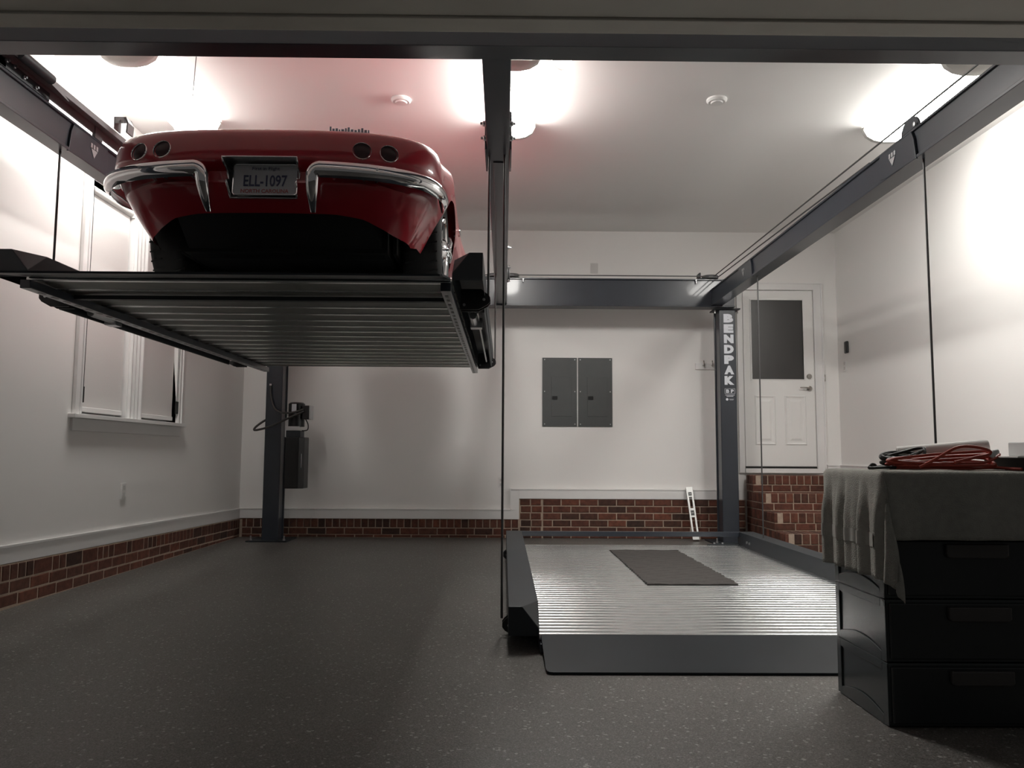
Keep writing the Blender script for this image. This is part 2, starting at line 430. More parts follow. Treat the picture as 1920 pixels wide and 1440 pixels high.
def blind(y0, y1, cy, label):
    t = thing('roller_blind', (XL - .03, (y0 + y1) / 2, WZ0 + .02), label, 'blind', 'roller blinds on the left wall')
    MB().box(XL - .034, XL - .031, y0 + .015, y1 - .015, WZ0 + .055, WZ1 - .085).build('cloth', 'blind_cloth', t)
    MB().box(XL - .044, XL - .022, y0 + .012, y1 - .012, WZ0 + .02, WZ0 + .058).build('bottom_bar', 'trim_paint', t, bevel=.004)
    MB().lathe([(.028, 0), (.028, y1 - y0 - .04)], (XL - .025, y0 + .02, WZ1 - .06), (0, 1, 0), 16).build('roller', 'blind_cloth', t, smooth=40)
    for yy in (y0 + .002, y1 - .018): MB().box(XL - .06, XL + .006, yy, yy + .016, WZ1 - .095, WZ1 - .02).build('bracket', 'white_plastic', t, bevel=.003)
    ch = MB(); ch.tube([(XL + .012, cy, WZ1 - .06), (XL + .013, cy + .002, WZ0 + .16)], .0025, 6); ch.tube([(XL + .022, cy + .012, WZ1 - .06), (XL + .02, cy + .008, WZ0 + .16)], .0025, 6)
    ch.build('chain', 'handle_grey', t)
    MB().box(XL + .003, XL + .024, cy - .014, cy + .02, WZ0 + .085, WZ0 + .2).build('chain_tensioner', 'cord_black', t, bevel=.003)
blind(WY0, YM0, WY0 + .006, 'white roller blind drawn down over the nearer window')
blind(YM1, WY1, WY1 - .02, 'white roller blind drawn down over the farther window')

# --- entry door
DX0, DX1, DZ0, DZ1 = 2.81, 3.633, .835, 2.90
door = thing('door_1', ((DX0 + DX1) / 2, YB, DZ0), 'white half-glass entry door at the top of the brick steps', None, kind='structure')
d = MB(); y0, y1 = YB - .018, YB - .001
GX0, GX1, GZ0, GZ1 = 2.905, 3.515, 1.85, 2.79
d.box(DX0, GX0, y0, y1, DZ0, DZ1); d.box(GX1, DX1, y0, y1, DZ0, DZ1); d.box(GX0, GX1, y0, y1, GZ1, DZ1); d.box(GX0, GX1, y0, y1, DZ0, GZ0)
d.build('leaf', 'door_paint', door)
MB().box(GX0, GX1, YB - .009, YB - .002, GZ0, GZ1).build('pane', 'frosted_glass', door)
g = MB()
for a in ((GX0 - .012, GX1 + .012, GZ0 - .012, GZ0), (GX0 - .012, GX1 + .012, GZ1, GZ1 + .012), (GX0 - .012, GX0, GZ0, GZ1), (GX1, GX1 + .012, GZ0, GZ1)):
    g.box(a[0], a[1], YB - .024, YB - .002, a[2], a[3])
g.build('glazing_bead', 'door_paint', door, bevel=.002)
for px0, px1 in ((2.925, 3.17), (3.275, 3.53)):
    pz0, pz1 = 1.08, 1.66
    p = MB()
    for k, (ins, yy) in enumerate(((0, YB - .0185), (.012, YB - .027), (.03, YB - .0185), (.05, YB - .0185), (.075, YB - .026))):
        p.v += [(px0 + ins, yy, pz0 + ins), (px1 - ins, yy, pz0 + ins), (px1 - ins, yy, pz1 - ins), (px0 + ins, yy, pz1 - ins)]
    for k in range(4):
        for i in range(4): p.f.append((k * 4 + i, k * 4 + (i + 1) % 4, k * 4 + 4 + (i + 1) % 4, k * 4 + 4 + i))
    p.f.append((16, 17, 18, 19))
    p.build('panel', 'door_paint', door)
h = MB(); h.lathe([(.031, 0), (.031, .008), (.012, .014), (.012, .05)], (3.574, YB - .018, 1.742), (0, -1, 0), 20)
h.tube([(3.574, YB - .06, 1.742), (3.54, YB - .066, 1.748), (3.45, YB - .066, 1.75)], [.011, .010, .007], 10)
h.build('lever_handle', 'brass_nickel', door, smooth=40)
MB().lathe([(.031, 0), (.031, .01), (.024, .022), (.0, .024)], (3.574, YB - .018, 1.885), (0, -1, 0), 20).build('deadbolt', 'brass_nickel', door, smooth=40)
MB().box(DX0, DX1, YB - .03, YB, DZ0 - .024, DZ0 - .001).build('sweep', 'cord_black', door)
c = MB()
c.box(DX0 - .075, DX0 - .012, YB - .03, YB, .757, DZ1 + .085); c.box(DX1 + .012, DX1 + .115, YB - .022, YB, .757, DZ1 + .085); c.box(DX0 - .012, DX1 + .012, YB - .03, YB, DZ1 + .012, DZ1 + .085)
c.box(DX1 + .1, DX1 + .118, YB - .032, YB, .757, DZ1 + .10); c.box(DX0 - .08, DX1 + .118, YB - .036, YB, DZ1 + .085, DZ1 + .10); c.box(DX1 + .012, DX1 + .026, YB - .03, YB, .757, DZ1 + .02)
c.box(DX0 - .012, DX1 + .012, YB - .05, YB, .757, DZ0 - .026)
struct(c.build('trim_4', 'trim_paint', bevel=.002), 'white casing and threshold round the entry door')

# --- brick steps
SX0 = 2.80
steps = thing('brick_steps', ((SX0 + XR) / 2, 8.5, 0), 'red brick steps climbing to the white entry door', 'steps')
ris = [(8.90, .737), (8.57, .553), (8.22, .369), (7.91, .185)]
for k, (yf, zt) in enumerate(ris):
    z0 = zt - .185
    ye = YB - .001 if k == 0 else YB - .045
    ybk = 9.16
    MB().box(SX0 + .006, XR - .002, yf + .006, ybk if k else YB - .06, z0 + .0, zt - .003).build('mortar_bed', 'mortar', steps)
    course(steps, lambda a: (a, yf + .03, zt - .052), SX0 + .09, XR - .005, .0695, .096, .0, T=.034)
    course(steps, lambda a: (a, yf + .03, zt - .144), SX0 + .01, XR - .005, .200, .065, .1 * (k % 2), T=.031)
    # left flank
    course(steps, lambda a: (SX0 + .03, a, zt - .052), yf + .0, 9.14, .0695, .096, .0, rz=-PI / 2, T=.034)
    course(steps, lambda a: (SX0 + .03, a, zt - .144), yf + .0, 9.14, .200, .065, .1 * (1 - k % 2), rz=-PI / 2, T=.032)
    # tread bricks seen from above
    if k:
        pass
    yb2 = ris[k - 1][0] - .002 if k else YB - .055
    n = 0; a = SX0 + .004
    while a < XR - .06:
        o = bpy.data.objects.new('brick', brick_mesh(.0715, yb2 - yf - .02, .03)); COL.objects.link(o); o.parent = steps
        o.location = Vector((a + .036, (yf + yb2) / 2, zt - .03)) - wloc(steps); o.rotation_euler = (-PI / 2, 0, 0)
        a += .0715 + J

# --- wall fittings
def elec_panel(x0, x1, label):
    t = thing('electrical_panel', ((x0 + x1) / 2, YB, 1.282), label, 'electrical panel', 'electrical panels on the rear wall')
    MB().box(x0, x1, YB - .014, YB, 1.282, 2.088).build('cover', 'panel_grey', t, bevel=.003)
    dd = MB().box(x0 + .105, x1 - .06, YB - .019, YB - .014, 1.40, 1.86).build('panel_door', 'panel_grey', t, bevel=.002)
    MB().box(x0 + .115, x0 + .175, YB - .026, YB - .019, 1.595, 1.635).build('latch', 'black_plastic', dd, bevel=.002)
    for zz in (1.31, 1.69, 2.065):
        for xx in (x0 + .025, x1 - .025):
            MB().lathe([(.007, 0), (.007, .003), (0, .004)], (xx, YB - .014, zz), (0, -1, 0), 8).build('screw', 'zinc', t)
elec_panel(.444, .848, 'flush dark grey electrical panel, left of the pair')
elec_panel(.862, 1.262, 'flush dark grey electrical panel, right of the pair')
def outlet(p, n, label, w=.07, h=.115, holes=True, cat='outlet', mt='white_plastic', deep=.006):
    """plate on a wall; n = outward normal"""
    p = Vector(p); n = Vector(n); t = Vector((n.y, -n.x, 0)) * -1
    q = thing('wall_plate', p, label, cat)
    def slab(name, cx, cz, ww, hh, d0, d1, m, par):
        b = MB(); vs = []
        for dd in (d0, d1):
            for sx, sz in ((-1, -1), (1, -1), (1, 1), (-1, 1)):
                vs.append(p + n * dd + t * (cx + sx * ww / 2) + Vector((0, 0, cz + sz * hh / 2)))
        b.add(vs, BF); return b.build(name, m, par, bevel=.0015)
    slab('plate', 0, h / 2, w, h, 0, deep, mt, q)
    if holes:
        for cz in (h * .28, h * .72): slab('socket', 0, cz, w * .48, h * .26, deep, deep + .002, 'ivory_plate', q)
    return q
outlet((XL, 6.375, .585), (1, 0, 0), 'white outlet plate low on the left wall', .075, .125, deep=.012)
outlet((-.03, YB, .575), (0, -1, 0), 'white outlet plate low on the rear wall behind the cable')
outlet((1.056, YB, 3.1), (0, -1, 0), 'blank white plate high on the rear wall above the crossbeam', .085, .12, False, 'wall plate', 'ivory_plate')
outlet((XR, 9.02, 1.93), (-1, 0, 0), 'white switch plate on the right wall under the keypad', .075, .13, True, 'switch')
k = thing('keypad', (XR, 8.94, 2.13), 'small black keypad on the right wall beside the door', 'keypad')
MB().box(XR - .028, XR, 8.90, 8.975, 2.13, 2.27).build('case', 'black_plastic', k, bevel=.012)
MB().box(XR - .031, XR - .028, 8.92, 8.955, 2.145, 2.175).build('button', 'handle_grey', k, bevel=.003)
k = thing('latch_contact', (3.752, YB, 1.83), 'small grey metal contact on the wall right of the door', 'door contact')
MB().box(3.733, 3.771, YB - .012, YB, 1.83, 1.91).build('case', 'brass_nickel', k, bevel=.003)
MB().box(3.742, 3.762, YB - .018, YB - .012, 1.855, 1.885).build('button', 'ivory_plate', k, bevel=.002)
hk = thing('hook_rail', (2.45, YB, 1.96), 'white coat hook rail on the rear wall beside the lift post', 'hook rail')
MB().box(2.24, 2.70, YB - .018, YB, 1.96, 2.035).build('board', 'trim_paint', hk, bevel=.003)
for xx in (2.33, 2.43, 2.57, 2.66):
    MB().tube(catmull([(xx, YB - .018, 2.01), (xx, YB - .035, 2.0), (xx + .004, YB - .055, 1.995), (xx, YB - .06, 2.03), (xx, YB - .05, 2.06)], 4), .007, 8).build('hook', 'brass_nickel', hk, smooth=50)

# --- ceiling fittings
def fixture(xc, label, nm):
    t = thing('ceiling_light', (xc, 5.56, ZC), label, 'ceiling light', 'long fluorescent ceiling lights')
    y0, y1 = 4.95, 6.17
    MB().box(xc - .10, xc + .10, y0 + .03, y1 - .03, ZC - .03, ZC).build('housing', 'white_plastic', t)
    prof = [(-.175, ZC - .005), (-.185, ZC - .035), (-.16, ZC - .085), (-.11, ZC - .115), (-.05, ZC - .128), (.05, ZC - .128), (.11, ZC - .115), (.16, ZC - .085), (.185, ZC - .035), (.175, ZC - .005)]
    lens_mb = MB().prism([(xc + a, z) for a, z in prof], 'y', y0 + .045, y1 - .045)
    lo = lens_mb.build('lens', 'lens_' + nm, t, smooth=40); lo.data.materials.append(MATS['lens_flank_' + nm])
    for pg in lo.data.polygons:            # the diffuser is brightest under the tubes, dimmer on its flanks
        if pg.normal.z > -.72: pg.material_index = 1
    capp = [(xc + a * 1.05, ZC - (ZC - z) * 1.07) for a, z in prof]
    inner = [(xc + a * .93, ZC - (ZC - z) * .93) for a, z in prof]
    for ya, yb in ((y0 + .055, y0), (y1 - .055, y1)):
        m_ = MB(); n = len(capp)
        m_.v = [(p[0], ya, p[1]) for p in capp] + [(p[0], (ya * .3 + yb * .7), p[1]) for p in capp] + [(p[0], yb, p[1]) for p in inner]
        for s_ in (0, n):
            for i in range(n - 1): m_.f.append((s_ + i, s_ + i + 1, s_ + n + i + 1, s_ + n + i))
        m_.f.append(tuple(range(2 * n, 3 * n)))
        m_.build('end_cap', 'cap_plastic', t, smooth=50)
fixture(-2.474, 'glowing ceiling light above the red car, by the left wall', 'left')
fixture(.04, 'glowing ceiling light above the middle beam', 'centre')
fixture(3.07, 'glowing ceiling light above the right beam, by the right wall', 'right')
def disc(x, y, label):
    t = thing('ceiling_disc', (x, y, ZC), label, 'ceiling sensor', 'round white ceiling discs')
    MB().lathe([(.075, 0), (.075, -.012), (.062, -.024)], (x, y, ZC), (0, 0, 1), 28).build('base', 'white_plastic', t, smooth=40)
    MB().lathe([(.045, -.024), (.04, -.032), (0, -.034)], (x, y, ZC), (0, 0, 1), 24).build('centre', 'white_plastic', t, smooth=40)
disc(-.79, 5.73, 'round white disc on the ceiling above the red car')
disc(1.575, 5.68, 'round white disc on the ceiling right of the middle beam')
t = thing('glass_globe', (.36, 4.95, ZC), 'clear glass globe on the ceiling beside the middle light', 'ceiling lamp')
MB().lathe([(.05, 0), (.05, -.02), (.03, -.03)], (.36, 4.95, ZC), (0, 0, 1), 20).build('base', 'white_plastic', t, smooth=40)
MB().lathe([(.035, -.03), (.06, -.05), (.068, -.085), (.055, -.12), (.03, -.138), (0, -.143)], (.36, 4.95, ZC), (0, 0, 1), 24).build('globe', 'clear_glass', t, smooth=60)
t = thing('pull_cord', (-2.03, 4.98, ZC), 'thin dark cord hanging from the ceiling left of the car', 'cord')
MB().lathe([(.012, 0), (.012, -.012), (.004, -.018)], (-2.03, 4.98, ZC), (0, 0, 1), 10).build('ceiling_hook', 'zinc', t)
MB().tube([(-2.03, 4.98, ZC - .015), (-2.036, 4.98, ZC - .15), (-2.047, 4.985, 3.26)], .003, 6).build('cord', 'cable_steel', t)

# ------------------------------------------------------------------ the lift frame
BZ0, BZ1 = 2.62, 2.80
frame = thing('parking_lift', (0, 6, 0), 'dark slate four-post parking lift frame with overhead beams and cables', 'car lift')
def part(mb, name, m, parent=frame, **kw): return mb.build(name, m, parent, **kw)
def i_beam_y(xa, xb, y0, y1, web_side):
    """C/I section running in depth: flanges at top and bottom, web set in by .03 on the room side"""
    m_ = MB(); m_.box(xa, xb, y0, y1, BZ0, BZ0 + .018); m_.box(xa, xb, y0, y1, BZ1 - .014, BZ1)
    w0, w1 = (xa + .012, xa + .05) if web_side > 0 else (xb - .05, xb - .012)
    m_.box(w0, w1, y0, y1, BZ0 + .018, BZ1 - .014); return m_
part(i_beam_y(-2.52, -2.42, 3.2, 8.7, -1), 'side_beam', 'slate_paint', bevel=.002)
part(i_beam_y(2.295, 2.425, 3.2, 8.7, 1), 'side_beam', 'slate_paint', bevel=.002)
cb = MB(); cb.box(-.105, .02, 3.2, 8.7, BZ0, BZ1 + .02)
part(cb, 'centre_beam', 'slate_paint', bevel=.004)
cb = MB(); cb.box(-.072, -.012, 4.38, 8.62, BZ0 - .006, BZ0)
part(cb, 'cover_strip', 'slate_paint', bevel=.001)
sl = MB(); sl.box(-.116, -.106, 4.18, 4.52, BZ0 - .006, BZ1 + .03); sl.box(.021, .031, 4.18, 4.52, BZ0 - .006, BZ1 + .03)
part(sl, 'splice_plate', 'slate_paint', bevel=.002)
for xs, s_ in ((-.118, -1), (.033, 1)):
    for yy, zz in ((4.02, 2.69), (4.14, 2.66)):
        part(MB().lathe([(.016, 0), (.016, .014), (.008, .02), (.008, .03)], (xs - s_ * .012, yy, zz), (s_, 0, 0), 8), 'bolt', 'zinc')
# sheave brackets standing on the centre beam, seen beyond its flank
for yy in (6.6, 7.3, 7.9):
    part(MB().lathe([(.013, 0), (.013, .012), (.007, .016), (.007, .03)], (.02, yy, 2.71), (1, 0, 0), 8), 'bolt', 'zinc')
part(MB().lathe([(.02, 0), (.075, .002), (.075, .008), (.06, .014), (.075, .02), (.075, .026), (.02, .028)], (.02, 7.75, 2.76), (1, 0, 0), 24), 'sheave', 'steel_track', smooth=40)
# front and rear crossbeams
fb = MB(); fb.box(-2.62, 2.62, 3.095, 3.21, BZ0, BZ0 + .012); fb.box(-2.62, 2.62, 3.095, 3.125, BZ0 + .012, 2.92); fb.box(-2.62, 2.62, 3.095, 3.21, 2.92, 2.932)
part(fb, 'front_crossbeam', 'slate_paint', bevel=.002)
rb = MB(); rb.box(-2.62, 2.56, 8.64, 8.82, 2.60, 2.615); rb.box(-2.62, 2.56, 8.66, 8.70, 2.615, 2.90); rb.box(-2.62, 2.56, 8.64, 8.82, 2.90, 2.915)
part(rb, 'rear_crossbeam', 'slate_paint', bevel=.003)
# posts
def post(x0, x1, y0, y1, top, rear=True):
    w = MB(); w.box(x0, x1, y0, y1, .0, top)
    if rear: w.box(x0 - .012, x0 + .02, y1 - .03, y1 + .0, 0.012, top); w.box(x1 - .02, x1 + .012, y1 - .03, y1, .012, top)
    p_ = part(w, 'post', 'slate_paint', bevel=.008)
    xc = (x0 + x1) / 2
    part(MB().box(xc - .22, xc + .22, y0 - .13, min(y1 + .1, YB - .055), 0, .014), 'base_plate', 'slate_dull', p_)
    part(MB().box(x0 - .05, x1 + .05, y0 - .02, y1 + .02, top, top + .014), 'cap_plate', 'slate_dull', p_)
    for xx in (xc - .18, xc + .18):
        part(MB().lathe([(.016, 0), (.016, .016), (.009, .017), (.009, .05)], (xx, y0 - .08, .014), (0, 0, 1), 8), 'anchor_bolt', 'zinc', p_)
        part(MB().lathe([(.009, 0), (.009, .06)], (x0 - .035 if xx < xc else x1 + .035, y0 + .04, top - .035), (0, 0, 1), 8), 'bolt', 'zinc', p_)
    return p_
pl = post(-2.645, -2.465, 8.76, 8.95, 2.586)
pr = post(2.402, 2.585, 8.72, 8.92, 2.586)
post(-2.62, -2.44, 2.93, 3.09, 2.605, False); post(2.44, 2.62, 2.93, 3.09, 2.605, False)
# lettering on the right rear post
lt = MB(); yf_ = 8.7185; xc_ = 2.503
for i, chx in enumerate('BENDPAK'):
    zc_ = 2.488 - i * .1165
    vs, fs = text_mb(chx, .12, .0095, .0015)
    xs = [v[0] for v in vs]; zs = [v[1] for v in vs]; w_ = max(xs) - min(xs); h_ = max(zs) - min(zs)
    lt.add([(xc_ + (v[0] - (min(xs) + max(xs)) / 2) * .108 / w_, yf_ - v[2], zc_ + (v[1] - (min(zs) + max(zs)) / 2) * .098 / h_) for v in vs], fs)
tag(part(lt, 'lettering', 'white_print', pr), 'white stacked letters reading BENDPAK')
lg = MB(); put_text(lg, 'B P', .05, (xc_ + .003, yf_, 1.668), (1, 0, 0), (0, 0, 1), .002, 1.25)
lg.box(xc_ - .055, xc_ + .06, yf_ - .001, yf_, 1.694, 1.697); lg.box(xc_ - .055, xc_ + .06, yf_ - .001, yf_, 1.640, 1.643); lg.box(xc_ - .055, xc_ - .052, yf_ - .001, yf_, 1.640, 1.697); lg.box(xc_ + .057, xc_ + .06, yf_ - .001, yf_, 1.640, 1.697)
lg.box(xc_ - .05, xc_ + .055, yf_ - .001, yf_, 1.622, 1.627); lg.box(xc_ - .035, xc_ + .04, yf_ - .001, yf_, 1.608, 1.614)
lg.lathe([(.014, 0), (.014, .001)], (xc_ - .03, yf_, 1.577), (0, -1, 0), 16); lg.box(xc_ - .008, xc_ + .045, yf_ - .001, yf_, 1.579, 1.582); lg.box(xc_ - .003, xc_ + .04, yf_ - .001, yf_, 1.569, 1.572)
tag(part(lg, 'logo', 'white_print', pr), 'small white BP logo')
# horizontal sheaves on the rear crossbeam and the cables that run round them
for xx, yy in ((2.30, 8.70), (-.12, 8.70), (.07, 8.70)):
    part(MB().lathe([(.088, 0), (.092, .006), (.08, .014), (.08, .022), (.092, .030), (.088, .036), (.03, .042)], (xx, yy, 2.925), (0, 0, 1), 28), 'sheave', 'steel_track', smooth=40)
    bk = MB(); bk.box(xx - .15, xx - .06, yy - .07, yy + .07, 2.913, 2.925); bk.box(xx - .135, xx - .12, yy - .07, yy + .07, 2.925, 2.985)
    part(bk, 'sheave_bracket', 'slate_dull', bevel=.003)
    part(MB().lathe([(.012, 0), (.012, -.012), (.007, -.013), (.007, -.04)], (xx + (.13 if xx < 2 else -.17), yy - .065, 2.905), (0, 0, 1), 8), 'bolt', 'zinc')
part(MB().tube([(.09, 8.63, 2.943), (2.27, 8.63, 2.943)], .006, 6), 'lift_cable', 'cable_steel')
part(MB().tube([(-2.4, 8.64, 2.943), (-.15, 8.64, 2.943)], .006, 6), 'lift_cable', 'cable_steel')
part(MB().tube([(2.335, 8.62, 2.95), (2.30, 3.4, 2.86)], .006, 6), 'lift_cable', 'cable_steel')
part(MB().tube([(2.365, 8.62, 2.93), (2.335, 4.9, 2.83)], .006, 6), 'lift_cable', 'cable_steel')
# sheave side plates on the beams, with a small cut-out crest
def crest(xf, yc, zc, sx):
    m_ = MB()
    for dy in (-.03, 0, .03): m_.box(min(xf, xf + sx * .003), max(xf, xf + sx * .003), yc + dy - .010, yc + dy + .010, zc + .005, zc + .032)
    m_.prism([(yc - .035, zc), (yc + .035, zc), (yc, zc - .05)], 'x', xf, xf + sx * .003)
    return m_
for (xf, sx) in ((-2.432, 1), (2.305, -1)):
    for yy in (4.42, 7.35):
        m_ = MB(); pts = [(yy - .16, BZ0 - .004), (yy + .20, BZ0 + .006), (yy + .26, BZ0 + .02), (yy + .26, BZ1 - .016), (yy - .12, BZ1 - .016), (yy - .14, BZ1 - .06)]
        m_.prism(pts, 'x', xf, xf + sx * .013)
        sp = part(m_, 'sheave_plate', 'slate_paint', bevel=.002)
        part(crest(xf + sx * .013, yy + .1, (BZ0 + BZ1) / 2 + .01, sx), 'crest', 'zinc', sp)
m_ = MB(); pts = [(4.22, BZ1)] + [(4.32 + .10 * math.cos(a), BZ1 + .0 + .075 * math.sin(a)) for a in [PI - i * PI / 8 for i in range(9)]] + [(4.42, BZ1)]
m_.prism(pts, 'x', 2.295, 2.307); part(m_, 'sheave_plate', 'slate_paint', bevel=.002)
part(MB().lathe([(.014, 0), (.014, .014), (0, .016)], (2.295, 4.25, BZ1 + .01), (-1, 0, 0), 8), 'bolt', 'zinc')
# cover channel along the top of the left beam, on spacer brackets
ch = MB(); ch.box(-2.43, -2.345, 3.25, 7.6, 2.872, 2.877); ch.box(-2.352, -2.345, 3.25, 7.6, 2.842, 2.872); ch.box(-2.43, -2.423, 3.25, 7.6, 2.822, 2.872)
part(ch, 'cable_channel', 'steel_track', bevel=.001)
for yy in (3.35, 3.6, 4.52, 5.3, 6.4):
    m_ = MB(); m_.box(-2.436, -2.416, yy, yy + .085, BZ1, 2.868); part(m_, 'spacer_bracket', 'steel_track', bevel=.002)
m_ = MB(); m_.box(-2.422, -2.416, 3.30, 4.05, BZ1, 2.845); part(m_, 'channel_plate', 'slate_dull')
for yy, zz in ((3.68, 2.835), (3.74, 2.835), (3.82, 2.82), (3.92, 2.815)):
    part(MB().lathe([(.010, 0), (.010, .01), (.006, .011), (.006, .02)], (-2.416, yy, zz), (1, 0, 0), 8), 'bolt', 'zinc')
part(MB().tube([(-2.34, 3.66, 2.862), (-2.34, 3.93, 2.862)], .026, 10), 'slider', 'slate_dull', smooth=50)
m_ = MB(); m_.prism([(3.93, 2.885), (4.10, 2.822), (4.075, 2.822), (3.93, 2.84)], 'x', -2.345, -2.339); part(m_, 'slider_wedge', 'steel_track')
m_ = MB(); ya_, yb_ = 4.565, 4.64
m_.box(-2.335, -2.327, ya_, yb_, 2.872, 2.945); m_.box(-2.327, -2.265, ya_, yb_, 2.937, 2.945); m_.prism([(-2.265, 2.945), (-2.272, 2.937), (-2.258, 2.905), (-2.262, 2.85), (-2.252, 2.85), (-2.248, 2.91)], 'y', ya_, yb_)
fl = part(m_, 'flag_bracket', 'steel_track', bevel=.002)
part(MB().box(-2.325, -2.275, ya_ - .004, ya_, 2.905, 2.94), 'flag_face', 'zinc', fl)
part(MB().lathe([(.010, 0), (.010, -.012), (0, -.014)], (-2.30, ya_ - .004, 2.922), (0, 1, 0), 12), 'bolt', 'zinc', fl, smooth=40)
# vertical cables
DYN, DYF = 4.28, 7.2
LIFT = 1.735
def cable(x, y, z0, z1, rr=.0065): part(MB().tube([(x, y, z0), (x, y, z1)], rr, 8), 'lift_cable', 'cable_steel', smooth=60)
cable(-2.478, DYN, LIFT + .12, BZ0 + .03); cable(-2.478, DYF, LIFT + .12, BZ0 + .03)
cable(-.092, DYN, LIFT + .06, BZ0 + .0); cable(-.088, DYF, LIFT + .06, BZ0)
cable(-.007, DYN, .09, BZ0); cable(-.012, DYF, .09, BZ0)
cable(2.347, DYN, .2, BZ0 + .03); cable(2.347, DYF, .2, BZ0 + .03)
# power unit on the left rear post
pu = thing('power_unit', (-2.35, 8.7, .82), 'black hydraulic power unit hanging on the left rear lift post', 'power unit')
tank = MB(); tank.prism([(-2.435, 8.60), (-2.29, 8.60), (-2.235, 8.64), (-2.225, 8.80), (-2.435, 8.80)], 'z', .575, 1.13)
tk = tank.build('reservoir', 'black_plastic', pu, bevel=.008)
MB().box(-2.262, -2.258, 8.612, 8.64, .80, .95).build('warning_label', 'white_print', pu)
MB().box(-2.43, -2.275, 8.61, 8.78, 1.13, 1.20).build('pump_block', 'slate_dull', pu, bevel=.004)
MB().box(-2.43, -2.285, 8.602, 8.61, 1.20, 1.245).build('valve_plate', 'zinc', pu, bevel=.003)
MB().lathe([(.03, 0), (.088, .0), (.088, .25), (.07, .265), (0, .27)], (-2.345, 8.70, 1.245), (0, 0, 1), 24).build('motor', 'black_plastic', pu, smooth=40)
MB().box(-2.375, -2.325, 8.603, 8.609, 1.385, 1.49).build('motor_label', 'white_print', pu)
MB().box(-2.265, -2.19, 8.62, 8.76, 1.325, 1.475).build('switch_box', 'black_plastic', pu, bevel=.005)
MB().box(-2.19, -2.175, 8.62, 8.76, 1.325, 1.475).build('switch_cover', 'zinc', pu, bevel=.003)
MB().box(-2.46, -2.41, 8.66, 8.80, 1.13, 1.32).build('mounting_bracket', 'zinc', pu, bevel=.003)
def hose(pts, rr=.012): MB().tube(catmull(pts, 6), rr, 8).build('hose', 'handle_grey', pu, smooth=60)
for ch_ in pu.children: ch_.location.x += .062
hose([(-2.59, 8.74, 1.71), (-2.585, 8.735, 1.60), (-2.54, 8.72, 1.46), (-2.45, 8.66, 1.40), (-2.30, 8.585, 1.395), (-2.18, 8.60, 1.43)])
hose([(-2.18, 8.60, 1.41), (-2.34, 8.56, 1.33), (-2.5, 8.6, 1.26), (-2.62, 8.66, 1.225), (-2.735, 8.70, 1.205), (-2.745, 8.74, 1.235), (-2.70, 8.80, 1.29), (-2.65, 8.84, 1.33)])
MB().tube(catmull([(-2.175, 8.66, 1.33), (-2.145, 8.66, 1.27), (-2.15, 8.66, 1.21), (-2.21, 8.66, 1.20)], 5), .006, 6).build('lead', 'cord_black', pu)
MB().box(-2.60, -2.575, 8.725, 8.76, 1.70, 1.72).build('hose_clip', 'zinc', pu)

